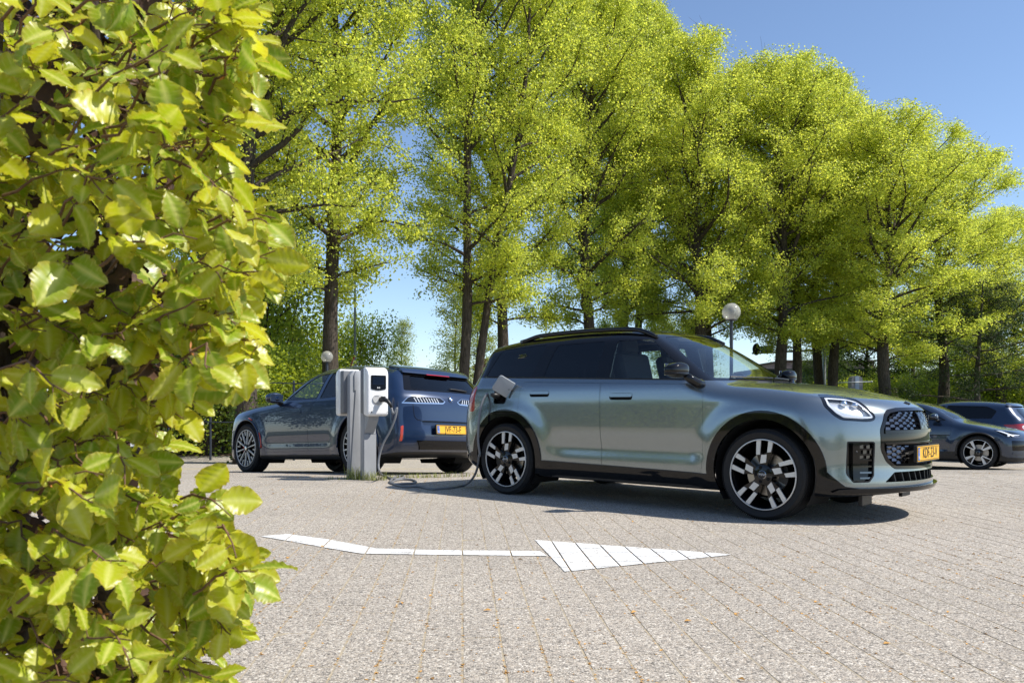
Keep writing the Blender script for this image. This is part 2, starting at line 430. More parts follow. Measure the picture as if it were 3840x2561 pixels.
def build_ground():
    # far ground sheet (grass verge and soil beyond the lot) under everything, then the lot's bedding sheet
    xs = np.concatenate([np.linspace(-900, -60, 8), np.linspace(-45, 60, 36), np.linspace(75, 900, 8)])
    ys = np.concatenate([np.linspace(-900, -30, 8), np.linspace(-20, 40, 61), np.linspace(50, 1200, 10)])
    X, Y = np.meshgrid(xs, ys, indexing='ij'); Z = ground_drop(Y) - .03
    V = np.stack([X, Y, Z], -1).reshape(-1, 3); ny = len(ys)
    i, j = np.meshgrid(np.arange(len(xs) - 1), np.arange(ny - 1), indexing='ij'); a = (i * ny + j).ravel()
    F = np.stack([a, a + ny, a + ny + 1, a + 1], -1)
    m = pmat("grass and soil", (.07, .09, .03), rough=.95, var=.35, scale=3, bump=.4, bscale=12)
    tag(link_mesh("ground", mesh_np("ground", V, F, smooth=True), mat=m), kind='structure')
    xs = np.linspace(-14, 30, 23); ys = np.linspace(-6, 26.5, 66)
    X, Y = np.meshgrid(xs, ys, indexing='ij'); Z = ground_drop(Y) - .0008
    V = np.stack([X, Y, Z], -1).reshape(-1, 3); ny = len(ys)
    i, j = np.meshgrid(np.arange(len(xs) - 1), np.arange(ny - 1), indexing='ij'); a = (i * ny + j).ravel()
    F = np.stack([a, a + ny, a + ny + 1, a + 1], -1)
    lot = tag(link_mesh("pavement", mesh_np("pavement", V, F, smooth=True), mat=M_SAND), kind='structure')
    bx, by = np.meshgrid(np.linspace(-30, -4.6, 60), np.linspace(22.6, 28, 14), indexing='ij')
    bz = ground_drop(by) + .03 + .02 * np.sin(bx * 3.1) * np.cos(by * 2.3); bz[:, 0] -= .06
    V = np.stack([bx + .15 * np.sin(by * 2), by + .12 * np.sin(bx * 1.7) * (by < 23), bz], -1).reshape(-1, 3); a = (np.arange(59)[:, None] * 14 + np.arange(13)[None]).ravel()
    m = pmat("brown leaf mulch", (.16, .10, .06), rough=.95, var=.5, scale=14, bump=.8, bscale=30)
    tag(link_mesh("soil", mesh_np("soil", V, np.stack([a, a + 14, a + 15, a + 1], -1), smooth=True), mat=m), kind='structure')
    # pavers laid in running bond, slightly turned to the camera axis
    pw, pl, gap, th = .143, .287, .0080, R(3.4)
    ct, st = math.cos(th), math.sin(th)
    rng = np.random.RandomState(3)
    cells = []
    for i in range(-110, 215):
        for j in range(-16, 98):
            u, v = (i + .5) * pw, (j + .5 + (.5 if i % 2 else 0) + .13 * math.sin(i * 12.9)) * pl
            x, y = ct * u - st * v, st * u + ct * v
            if y < 1.2 or y > 26 or x < -14 + .2 or x > 29.5: continue
            if abs(x) > .68 * y + .9: continue
            cells.append((x, y))
    cells = np.array(cells)
    n = len(cells)
    rank = cells[:, 1] + .15 * np.abs(cells[:, 0])
    vis = (np.abs(cells[:, 0]) < .615 * cells[:, 1]) & (cells[:, 1] > 2.55) & (cells[:, 0] > -.28 * cells[:, 1])
    key = np.where(vis, rank, rank + 1000)
    order = np.argsort(key); near = order[:300]; rest = order[300:]
    hw, hl, c = (pw - gap) / 2, (pl - gap * .55) / 2, .0007
    base = np.array([(-hw, -hl, -.012), (hw, -hl, -.012), (hw, hl, -.012), (-hw, hl, -.012),
                     (-hw, -hl, -c), (hw, -hl, -c), (hw, hl, -c), (-hw, hl, -c),
                     (-hw + c, -hl + c, 0), (hw - c, -hl + c, 0), (hw - c, hl - c, 0), (-hw + c, hl - c, 0)])
    BF = [[8, 9, 10, 11], [4, 5, 9, 8], [5, 6, 10, 9], [6, 7, 11, 10], [7, 4, 8, 11], [0, 1, 5, 4], [1, 2, 6, 5], [2, 3, 7, 6], [3, 0, 4, 7]]
    pm = mesh_np("paver", base, BF); pm.materials.append(M_PAVE)
    for k in near:
        o = bpy.data.objects.new("paver", pm); COL.objects.link(o); o.parent = lot
        o.location = (cells[k, 0], cells[k, 1], gz(cells[k, 1]) + rng.uniform(-.0006, .0010))
        o.rotation_euler = (rng.uniform(-.002, .002), rng.uniform(-.003, .003), th + rng.uniform(-.006, .006))
    Rz = np.array([[ct, -st], [st, ct]])
    hw, hl, c = (pw - .0062) / 2, (pl - .0035) / 2, .0006
    base = np.array([(sx * hw, sy * hl, z_) for z_ in (-.012, -c) for sx, sy in ((-1, -1), (1, -1), (1, 1), (-1, 1))] + [(sx * (hw - c), sy * (hl - c), 0) for sx, sy in ((-1, -1), (1, -1), (1, 1), (-1, 1))])
    C = cells[rest]; off = base.copy(); off[:, :2] = base[:, :2] @ Rz.T
    V = off[None] + np.c_[C, ground_drop(C[:, 1])][:, None, :]
    tilt = rng.uniform(-.003, .003, (len(C), 2))
    V[:, :, 2] += tilt[:, :1] * off[None, :, 0] + tilt[:, 1:] * off[None, :, 1] * .5 + rng.uniform(-.0006, .0010, (len(C), 1))
    # follow the fall of the ground inside each stone
    sl = (ground_drop(C[:, 1] + .1) - ground_drop(C[:, 1] - .1)) / .2
    V[:, :, 2] += sl[:, None] * off[None, :, 1]
    F = (np.array([f for f in BF])[None] + (np.arange(len(C)) * 12)[:, None, None]).reshape(-1, 4)
    o = link_mesh("paver_field", mesh_np("paver_field", V.reshape(-1, 3), F), lot, M_PAVE); o['kind'] = 'stuff'
    return lot, cells, (pw, pl, gap, th)

LOT, CELLS, PAVE = build_ground()

def pix(u, v, Y):
    """world point at depth Y seen at photograph pixel (u, v)"""
    return np.array([(u - 1920) / 3127.4 * Y, Y, CAM_H - (v - 1517.4) / 3127.4 * Y])
def pix_ground(u, v):
    Y = 3127.4 * CAM_H / (v - 1517.4)
    for _ in range(40): Y = 3127.4 * (CAM_H - gz(Y)) / (v - 1517.4) * .5 + Y * .5
    return np.array([(u - 1920) / 3127.4 * Y, Y, gz(Y)])
# ------------------------------------------------------------------ car building kit
def poly_round(pts, r=.02, n=4):
    P = [np.array(p, float) for p in pts]; out = []
    for i, p in enumerate(P):
        a, b = P[i - 1], P[(i + 1) % len(P)]
        rr = r[i] if isinstance(r, (list, tuple)) else r
        da, db = a - p, b - p; la, lb = np.linalg.norm(da), np.linalg.norm(db)
        q = min(rr, la * .45, lb * .45)
        if q < 1e-4: out.append(p); continue
        s, e = p + da / la * q, p + db / lb * q
        for t in np.linspace(0, 1, n + 1): out.append((1 - t) ** 2 * s + 2 * t * (1 - t) * p + t * t * e)
    return np.array(out)

def poly_inset(P, d):
    P = np.asarray(P, float)
    keep = np.linalg.norm(P - np.roll(P, 1, 0), axis=1) > 1e-5; P = P[keep]
    area = np.sum(P[:, 0] * np.roll(P[:, 1], -1) - np.roll(P[:, 0], -1) * P[:, 1])
    e = np.roll(P, -1, 0) - P; e /= np.linalg.norm(e, axis=1, keepdims=True)
    nrm = np.stack([-e[:, 1], e[:, 0]], -1) * (1 if area > 0 else -1)
    n0, n1 = np.roll(nrm, 1, 0), nrm
    b = n0 + n1; b /= np.maximum(np.sum(b * n1, 1, keepdims=True), .35)
    return P + b * d * 1.0

def circle(c, r, n=48, a0=0, a1=2 * np.pi, end=False):
    a = np.linspace(a0, a1, n, endpoint=end); return np.stack([c[0] + r * np.cos(a), c[1] + r * np.sin(a)], -1)

# frames: columns e1, e2 (polygon plane), e3 (extrusion direction)
def frame(e1, e2, o=(0, 0, 0)):
    e1, e2 = np.array(e1, float), np.array(e2, float); e3 = np.cross(e1, e2)
    M = np.eye(4); M[:3, 0], M[:3, 1], M[:3, 2], M[:3, 3] = e1, e2, e3, o; return M
SIDE = frame((1, 0, 0), (0, 0, 1))            # (x, z), extrusion axis -y
FRONT = frame((0, 1, 0), (0, 0, 1))           # (y, z), extrusion axis +x

class Shell:
    """works on raw meshes; manifold booleans through a scratch object"""
    def __init__(s, body, lo, hi, spine, zc, res, name):
        s.body = body; s.name = name
        nx, ny, nz = [max(4, int(round((hi[i] - lo[i]) / res))) for i in range(3)]
        gx, gy, gz_ = np.linspace(lo[0], hi[0], nx + 1), np.linspace(lo[1], hi[1], ny + 1), np.linspace(lo[2], hi[2], nz + 1)
        idx = -np.ones((nx + 1, ny + 1, nz + 1), int)
        I, J, K = np.meshgrid(range(nx + 1), range(ny + 1), range(nz + 1), indexing='ij')
        on = (I == 0) | (I == nx) | (J == 0) | (J == ny) | (K == 0) | (K == nz)
        idx[on] = np.arange(on.sum()); B = np.stack([gx[I[on]], gy[J[on]], gz_[K[on]]], -1)
        F = []
        def quads(a, flip):
            q = np.stack([a[:-1, :-1], a[1:, :-1], a[1:, 1:], a[:-1, 1:]], -1).reshape(-1, 4)
            F.append(q[:, ::-1] if flip else q)
        quads(idx[0], True); quads(idx[-1], False); quads(idx[:, 0], False); quads(idx[:, -1], True); quads(idx[:, :, 0], True); quads(idx[:, :, -1], False)
        s.F = np.concatenate(F)
        O = np.stack([np.clip(B[:, 0], spine[0], spine[1]), np.zeros(len(B)), np.full(len(B), zc)], -1)
        D = B - O; lo_, hi_ = np.zeros(len(B)), np.ones(len(B))
        for _ in range(20):
            mid = (lo_ + hi_) / 2; ins = body(O + D * mid[:, None]) < 0
            lo_, hi_ = np.where(ins, mid, lo_), np.where(ins, hi_, mid)
        s.P = O + D * ((lo_ + hi_) / 2)[:, None]; s.Nrm = body.normal(s.P)
    def mesh(s, outer=0.0, inner=-.012):
        n = len(s.P)
        return mesh_np("shell", np.concatenate([s.P + s.Nrm * outer, s.P + s.Nrm * inner]), np.concatenate([s.F, s.F[:, ::-1] + n]))
    def slab(s, outer, inner, lo, hi):
        """closed slab of the part of the hull inside a box (cheap to cut)"""
        c = s.P[s.F]; m = np.ones(len(s.F), bool)
        for k in range(3): m &= (c[:, :, k].max(1) > lo[k] - .05) & (c[:, :, k].min(1) < hi[k] + .05)
        for _ in range(6):
            F = s.F[m]
            E = np.stack([F, np.roll(F, -1, 1)], -1).reshape(-1, 2)
            key = np.sort(E, 1); k1 = key[:, 0].astype(np.int64) * 10**7 + key[:, 1]
            u, inv, cnt = np.unique(k1, return_inverse=True, return_counts=True)
            bd = E[cnt[inv] == 1]
            n = np.bincount(bd.ravel(), minlength=len(s.P)); bad = n > 2
            if not bad.any(): break
            m |= bad[s.F].any(1)
        if len(F) == 0: return s.mesh(outer, inner)
        used = np.unique(F); remap = -np.ones(len(s.P), int); remap[used] = np.arange(len(used)); k = len(used)
        Q, NN = s.P[used], s.Nrm[used]; F2 = remap[F]; B = remap[bd]
        return mesh_np("slab", np.concatenate([Q + NN * outer, Q + NN * inner]), np.concatenate([F2, F2[:, ::-1] + k, np.stack([B[:, 1], B[:, 0], B[:, 0] + k, B[:, 1] + k], -1)]))
    def solid(s, outer=0.0): return mesh_np("solid", s.P + s.Nrm * outer, s.F)

def boolean(me, cutters, op):
    """me: mesh datablock (kept); cutters: list of meshes; returns a new mesh"""
    a = bpy.data.objects.new("cut_a", me); COL.objects.link(a); tmp = [a]
    for c in cutters:
        b = bpy.data.objects.new("cut_b", c); COL.objects.link(b); tmp.append(b)
        md = a.modifiers.new("b", 'BOOLEAN'); md.operation = op; md.object = b; md.solver = 'MANIFOLD'
    dg = bpy.context.evaluated_depsgraph_get(); dg.update()
    out = bpy.data.meshes.new_from_object(a.evaluated_get(dg))
    for o in tmp: bpy.data.objects.remove(o)
    return out

def prism_mesh(poly, h0, h1, fr):
    b = MB().prism(poly, h0, h1, fr); return mesh_np("prism", np.concatenate(b.V), b.F)
def cyl_mesh(c, r, y0, y1, n=56):
    return prism_mesh(circle((c[0], c[1]), r, n), -y1, -y0, SIDE)

def finish(me, body, name, mat, parent, inner=None, floor_mat=False):
    """smooth normals from the hull's own surface; second material on faces that look inwards"""
    nv, npoly = len(me.vertices), len(me.polygons)
    if npoly == 0: print("EMPTY PART", name); return None
    V = np.zeros(nv * 3); me.vertices.foreach_get("co", V); V = V.reshape(-1, 3)
    FN = np.zeros(npoly * 3); me.polygons.foreach_get("normal", FN); FN = FN.reshape(-1, 3)
    tot = np.zeros(npoly, int); me.polygons.foreach_get("loop_total", tot)
    vi = np.zeros(len(me.loops), int); me.loops.foreach_get("vertex_index", vi)
    g = body.normal(V); fl = np.repeat(np.arange(npoly), tot)
    d = np.sum(g[vi] * FN[fl], 1)
    nl = np.where((d > .6)[:, None], g[vi], np.where((d < -.6)[:, None], -g[vi], FN[fl]))
    me.shade_smooth(); me.normals_split_custom_set(nl)
    md = np.zeros(npoly); np.add.at(md, fl, d); md /= np.maximum(tot, 1)
    mats = [mat]
    if inner is not None:
        mats.append(inner); mi = (md < .3).astype(np.int32)
        if floor_mat: mi[(FN[:, 2] < -.6)] = 1
        # thin cut rims keep the outer colour
        mi[(np.abs(md) < .3)] = 0
        me.polygons.foreach_set("material_index", mi)
    me.name = name
    return link_mesh(name, me, parent, mats)

def drop_meshes():
    for m in list(bpy.data.meshes):
        if m.users == 0: bpy.data.meshes.remove(m)

class CarKit:
    def __init__(s, root, body, lo, hi, spine, zc=.75, res=.032, near=-1):
        s.root, s.body, s.near = root, body, near
        s.sh = Shell(body, lo, hi, spine, zc, res, root.name)
        s.cutters = []                     # everything that leaves the painted shell
        s.base = s.sh.mesh(0, -.012)
    def side_prism(s, poly, side, deep=.28):
        """prism through one flank; side = -1 right, +1 left, 0 both"""
        if side == 0: return prism_mesh(poly, -2, 2, SIDE)
        a, b = sorted((-side * deep, -side * 2.0)); return prism_mesh(poly, a, b, SIDE)
    def panel(s, name, prism, mat, inner=None, shell=None, parent=None, minus=(), floor_mat=False):
        if shell is None: shell = (0, -.012)
        if isinstance(shell, tuple):
            V = np.zeros(len(prism.vertices) * 3); prism.vertices.foreach_get("co", V); V = V.reshape(-1, 3)
            shell = s.sh.slab(*shell, V.min(0), V.max(0))
        me = boolean(shell, [prism], 'INTERSECT')
        if minus: me = boolean(me, list(minus), 'DIFFERENCE')
        return finish(me, s.body, name, mat, parent or s.root, inner, floor_mat)
    def hit(s, o, d): return s.body.hit(np.array(o, float), np.array(d, float))[0]
    def side_pt(s, x, z, side):            # point on the flank
        return s.body.hit(np.stack([np.full(len(np.atleast_1d(x)), 1.0) * x, np.full(len(np.atleast_1d(x)), side * 1.6), np.atleast_1d(z) * np.ones(len(np.atleast_1d(x)))], -1), np.array([0, -side, 0.]))
    def front_pt(s, y, z, end=1):
        y, z = np.atleast_1d(y).astype(float), np.atleast_1d(z).astype(float); y, z = np.broadcast_arrays(y, z)
        return s.body.hit(np.stack([np.full(len(y), end * 2.5 - (1.35 if end < 0 else 0)), y, z], -1), np.array([-end, 0, 0.]), tmax=4.5, n=300)

def patch(kit, poly, name, mat, parent, project, off=.004, thick=.006, grid=.05):
    """a conformal plate: polygon cut to a grid, laid on the hull through project(pts2d) -> points"""
    bm = bmesh.new(); vs = [bm.verts.new((p[0], p[1], 0)) for p in poly]; bm.faces.new(vs)
    P = np.asarray(poly)
    for ax in (0, 1):
        lo, hi = P[:, ax].min(), P[:, ax].max(); k = int((hi - lo) / grid)
        for q in np.linspace(lo, hi, k + 2)[1:-1]:
            co = (q, 0, 0) if ax == 0 else (0, q, 0); no = (1, 0, 0) if ax == 0 else (0, 1, 0)
            bmesh.ops.bisect_plane(bm, geom=bm.verts[:] + bm.edges[:] + bm.faces[:], plane_co=co, plane_no=no)
    bm.verts.index_update()
    Q = np.array([v.co[:2] for v in bm.verts]); F = [[v.index for v in f.verts] for f in bm.faces]; 
    edge = [[e.verts[0].index, e.verts[1].index] for e in bm.edges if len(e.link_faces) == 1]
    bm.free()
    W = project(Q); nn = kit.body.normal(W)
    # orient
    a, b, c = W[F[0][0]], W[F[0][1]], W[F[0][2]]
    if np.dot(np.cross(b - a, c - a), nn[F[0][0]]) < 0: F = [f[::-1] for f in F]
    n = len(W); V = np.concatenate([W + nn * off, W + nn * (off - thick)])
    ef = set()
    for f in F:
        for i in range(len(f)): ef.add((f[i], f[(i + 1) % len(f)]))
    walls = [[a_, b_, b_ + n, a_ + n][::-1] if (a_, b_) in ef else [b_, a_, a_ + n, b_ + n][::-1] for a_, b_ in edge]
    me = mesh_np(name, V, F + [[i + n for i in f[::-1]] for f in F] + walls)
    me.shade_smooth(); me.set_sharp_from_angle(angle=R(40))
    return link_mesh(name, me, parent, mat)

# ---------------- materials shared by vehicles
M_BLACK = pmat("gloss black trim", (.005, .005, .006), rough=.05, spec=.5)
M_SATIN = pmat("satin black plastic", (.012, .012, .013), rough=.45)
M_DARK = pmat("black underside", (.004, .004, .004), rough=.9)
M_RUBBER = pmat("tyre rubber", (.014, .014, .0145), rough=.75, var=.15, scale=40, bump=.12, bscale=300)
M_MACH = pmat("machined alloy", (.68, .67, .64), rough=.32, metal=.25)
M_CHROME = pmat("chrome", (.75, .76, .78), rough=.06, metal=1.0)
M_DCHROME = pmat("dark chrome", (.30, .31, .33), rough=.12, metal=1.0)
M_DISC = pmat("brake disc steel", (.38, .35, .31), rough=.35, metal=1.0)
M_REDCAL = pmat("red caliper", (.42, .02, .012), rough=.35, coat=.5)
M_GLASS = glass("clear car glass", (.84, .89, .89), spec=1.0)
M_WIND = glass("windscreen glass", (.88, .92, .92), spec=1.0)
M_PRIV = glass("privacy glass", (.20, .21, .23), spec=1.0)
M_LENS = glass("lamp lens", (.96, .97, .98), spec=1.0)
M_WHITE = pmat("white lamp ring", (.80, .82, .85), rough=.25)
M_SEAT = pmat("dark seat fabric", (.035, .036, .040), rough=.8, bump=.1)
M_DASH = pmat("red dashboard fabric", (.28, .012, .015), rough=.85)
M_TAILRED = pmat("red lamp lens", (.35, .008, .010), rough=.08, coat=1.0)
M_REFL = pmat("red reflector", (.55, .05, .015), rough=.3, coat=1.0, emit=None)
M_PLATE = pmat("yellow plate", (.78, .42, .025), rough=.35)
M_PLBLUE = pmat("plate blue", (.02, .14, .50), rough=.35)
M_PLTXT = pmat("plate lettering", (.006, .006, .006), rough=.4)
M_LETTER = pmat("white lettering", (.75, .75, .75), rough=.4)

def number_plate(parent, text, origin, e_right, e_up, w=.52, h=.11):
    """plate seen from outside: e_right points to the reader's right"""
    e1, e2 = np.array(e_right, float), np.array(e_up, float); e1 /= np.linalg.norm(e1); e2 /= np.linalg.norm(e2)
    fr = frame(e1, e2, origin)
    def rr(w_, h_, r): return poly_round([(-w_/2, -h_/2), (w_/2, -h_/2), (w_/2, h_/2), (-w_/2, h_/2)], r, 3)
    b = MB().prism(rr(w + .02, h + .018, .012), -.022, .0005, fr); holder = b.build("plate_holder", M_SATIN, parent)
    p = MB().prism(rr(w, h, .009), .0006, .004, fr).build("number_plate", M_PLATE, parent)
    rim = MB()
    o = rr(w - .012, h - .012, .006); i_ = rr(w - .018, h - .018, .004)
    n = len(o); V = np.concatenate([np.c_[o, np.full(n, .0055)], np.c_[i_, np.full(n, .0055)]]) @ fr[:3, :3].T + fr[:3, 3]
    rim.add(V, [[k, (k + 1) % n, n + (k + 1) % n, n + k] for k in range(n)]); rim.build("border_line", M_PLTXT, p)
    x0 = -w / 2 + .007
    MB().prism([(x0, -h/2 + .007), (x0 + .042, -h/2 + .007), (x0 + .042, h/2 - .007), (x0, h/2 - .007)], .0042, .005, fr).build("country_band", M_PLBLUE, p)
    def put(txt, size, cx, cy, sx, mat, nm):
        V, F = text_mesh(txt, size, .0); V = V.copy(); V[:, 0] = V[:, 0] * sx + cx; V[:, 1] += cy; V[:, 2] = .0062
        MB().add(V @ fr[:3, :3].T + fr[:3, 3], F).build(nm, mat, p)
    put(text, .112, .028, 0, .76, M_PLTXT, "lettering"); put("NL", .030, x0 + .021, -.026, .9, M_LETTER, "country_code")
    st = MB()
    for k in range(12):
        a = k * math.pi / 6; c = (x0 + .021 + .012 * math.cos(a), .022 + .012 * math.sin(a))
        st.prism(circle(c, .0022, 5), .0052, .006, fr)
    st.build("star_ring", M_PLATE, p)
    return holder

def wheel_mesh_parts(spokes, rim_r, tyre_r, width, cap_text=None, hub_r=.075, hub_depth=.022, cap_mat=None, holes=True, back=None):
    """returns dict name -> (MB, material); wheel axis = y, outer face towards -y, centre at origin"""
    hw = width / 2
    t = MB()
    rb = rim_r
    prof = [(rb - .012, -hw + .03), (rb - .002, -hw + .012), (rb + .012, -hw + .004), (rb + .03, -hw - .002), ((rb + tyre_r) / 2 + .012, -hw - .008), (tyre_r - .03, -hw - .001), (tyre_r - .012, -hw + .012), (tyre_r - .003, -hw + .030)]
    g = []
    for k, yy in enumerate(np.linspace(-hw + .045, hw - .045, 5)):
        if k in (0, 4): g += [(tyre_r - .001, yy)]
        if k < 4:
            y2 = yy + (2 * hw - .09) / 4 * .5
            g += [(tyre_r, y2 - .011), (tyre_r, y2 - .0055), (tyre_r - .008, y2 - .005), (tyre_r - .008, y2 + .005), (tyre_r, y2 + .0055), (tyre_r, y2 + .011)]
    prof = prof + g + [(r, -y) for r, y in prof[::-1]]
    t.lathe(prof, 72, axis='y', closed=False)
    rim = MB()
    rim.lathe([(rb + .001, -hw + .006), (rb - .001, -hw - .002), (rb - .007, -hw - .003), (rb - .010, -hw + .006)], 72, axis='y')
    bar = MB()
    bar.lathe([(rb - .0102, -hw + .004), (rb - .020, -hw + .035), (rb - .035, -hw + .09), (rb - .045, hw - .04), (rb - .004, hw - .005)], 60, axis='y')
    return t, rim, bar

def build_wheel(parent, centre, side, spokes_face, spokes_back, rim_r, tyre_r, width, cap=None, caliper=None, hub_r=.085, steer=0, turn=0.0, cap_mat=None, face_mat=None, back_mat=None, dish=.018, lug=True):
    """side -1: outer face to -y (right side of the car)"""
    root = bpy.data.objects.new("wheel", None); COL.objects.link(root); root.parent = parent
    root.location = centre; root.rotation_euler = (0, 0, (0 if side < 0 else math.pi) + steer)
    hw = width / 2; yo = -hw
    t, rim, bar = wheel_mesh_parts(None, rim_r, tyre_r, width)
    fm, bmt = face_mat or M_MACH, back_mat or M_BLACK
    # tread blocks: shallow cross cuts
    o = t.build("tyre", M_RUBBER, root, auto=35)
    sp = MB()
    for k in range(140):
        a = 2 * np.pi * k / 140
        for s_ in (-1, 1):
            c = np.array([math.cos(a) * (tyre_r - .004), s_ * (hw - .033), math.sin(a) * (tyre_r - .004)])
            e1 = np.array([-math.sin(a), 0, math.cos(a)]); e2 = np.array([0, s_ * .7, 0]) + e1 * .25; e3 = np.array([math.cos(a), 0, math.sin(a)])
            w = .0042; V = [c + e1 * (sx * w) + e2 * (sy * .024) + e3 * sz for sx in (-1, 1) for sy in (-1, 1) for sz in (-.002, .0052)]
            sp.add(V, [[0, 1, 3, 2], [4, 6, 7, 5], [0, 4, 5, 1], [2, 3, 7, 6], [0, 2, 6, 4], [1, 5, 7, 3]])
    q = sp.build("tread_blocks", M_RUBBER, root); q['kind'] = 'stuff'
    rim.build("rim_edge", fm, root, auto=30)
    bar.build("rim_barrel", bmt, root, auto=40)
    fr = np.eye(4); ct, st_ = math.cos(turn), math.sin(turn)
    fr[:3, 0] = (ct, 0, st_); fr[:3, 1] = (-st_, 0, ct); fr[:3, 2] = (0, -1, 0)
    fb = MB()
    for poly, h0, h1 in spokes_back(): fb.prism(poly, h0 - yo * 1.0 - .0, h1 - yo, fr)
    fb.build("spoke_frame", bmt, root, auto=30)
    for poly, h0, h1 in spokes_face():
        m = MB().prism(poly, h0 - yo, h1 - yo, fr); m.build("spoke_face", fm, root)
    hub = MB(); hub.lathe([(.001, yo + dish - .012), (hub_r * .55, yo + dish - .012), (hub_r * .9, yo + dish - .004), (hub_r, yo + dish + .012), (hub_r, yo + .09)], 40, axis='y')
    hub.build("hub", bmt, root, auto=30)
    if lug:
        lg = MB()
        for k in range(5):
            a = turn + .63 + k * 2 * np.pi / 5; lg.lathe([(.001, yo + dish - .0135), (.0135, yo + dish - .0135), (.0135, yo + dish)], 14, axis='y', c=(.056 * math.cos(a), 0, .056 * math.sin(a)))
        lg.build("lug_bolts", M_DARK, root)
    cp = MB(); cp.lathe([(.001, yo + dish - .020), (.024, yo + dish - .020), (.030, yo + dish - .018), (.032, yo + dish - .010)], 28, axis='y')
    co = cp.build("centre_cap", cap_mat or M_SATIN, root, auto=30)
    rg = MB(); rg.lathe([(.0295, yo + dish - .0195), (.0305, yo + dish - .0215), (.0325, yo + dish - .0205), (.033, yo + dish - .010)], 28, axis='y'); rg.build("cap_ring", M_CHROME, co, auto=40)
    if cap:
        V, F = text_mesh(cap, .026, .0); V = V.copy(); V[:, 2] = -(yo + dish) + .0208
        V[:, 0] *= .95; F2 = F
        MB().add(V @ fr[:3, :3].T, F2).build("cap_lettering", M_LETTER, co)
    ds = MB(); ds.lathe([(.06, yo + .085), (.165, yo + .085), (.165, yo + .11), (.06, yo + .11)], 48, axis='y'); ds.build("brake_disc", M_DISC, root, auto=30)
    if caliper is not None:
        cm, ang = caliper; cl = MB()
        a = np.linspace(ang - .42, ang + .42, 9); outer = np.stack([.182 * np.cos(a), .182 * np.sin(a)], -1); inner = np.stack([.108 * np.cos(a[::-1]), .108 * np.sin(a[::-1])], -1)
        f2 = np.eye(4); f2[:3, 0] = (1, 0, 0); f2[:3, 1] = (0, 0, 1); f2[:3, 2] = (0, -1, 0)
        cl.prism(np.concatenate([outer, inner]), -yo - .125, -yo - .060, f2); cl.build("brake_caliper", cm, root, auto=30)
    return root

def copy_tree(o, parent=None):
    c = o.copy(); COL.objects.link(c)
    if parent is not None: c.parent = parent
    for ch in o.children: copy_tree(ch, c)
    return c

def sit_vehicle(root, x, y, heading, wb, tr=1.6):
    """stand the car on the ground with all four wheels"""
    F = (math.cos(heading), math.sin(heading)); L = (-F[1], F[0])
    z = lambda a, b: gz(y + a * F[1] + b * L[1])
    zf, zr = (z(0, .8) + z(0, -.8)) / 2, (z(-wb, .8) + z(-wb, -.8)) / 2
    zl, zq = (z(0, .8) + z(-wb, .8)) / 2, (z(0, -.8) + z(-wb, -.8)) / 2
    place_vehicle(root, x, y, heading, math.atan2(zr - zf, wb), math.atan2(zl - zq, tr), zf)

def place_vehicle(root, x, y, heading, pitch=0.0, roll=0.0, z=None):
    """heading: direction of travel, radians from +X; pitch > 0 lowers the nose"""
    root.matrix_world = Matrix.Translation((x, y, gz(y) if z is None else z)) @ Matrix.Rotation(heading, 4, 'Z') @ Matrix.Rotation(pitch, 4, 'Y') @ Matrix.Rotation(roll, 4, 'X')

def blob(name, mat, parent, c, dims, p=2.6, rot=None, n=28, k=14, cut=None):
    """superellipsoid"""
    u = np.linspace(-np.pi / 2, np.pi / 2, k + 1); v = np.linspace(-np.pi, np.pi, n, endpoint=False)
    sp = lambda a: np.sign(a) * np.abs(a) ** (2 / p)
    V = np.stack([np.outer(sp(np.cos(u)), sp(np.cos(v))), np.outer(sp(np.cos(u)), sp(np.sin(v))), np.outer(sp(np.sin(u)), np.ones(n))], -1).reshape(-1, 3) * np.array(dims) / 2
    if cut is not None: V = cut(V)
    if rot is not None: V = V @ np.array(rot.to_matrix() if hasattr(rot, 'to_matrix') else rot).T
    V = V + np.array(c)
    F = [[i * n + j, i * n + (j + 1) % n, (i + 1) * n + (j + 1) % n, (i + 1) * n + j] for i in range(k) for j in range(n)]
    me = mesh_np(name, V, F, smooth=True)
    return link_mesh(name, me, parent, mat)
# ------------------------------------------------------------------ grey-green electric crossover (main subject)
M_SAGE = paint("grey green metallic paint", (.238, .274, .286), metal=.85, rough=.23)
M_GRILLE = pmat("dark grille chrome", (.16, .165, .175), rough=.16, metal=1.0)
M_BOWL = pmat("bright lamp bowl", (.78, .80, .82), rough=.22, metal=.6)
M_INNERDK = pmat("dark cabin lining", (.012, .012, .013), rough=.8)

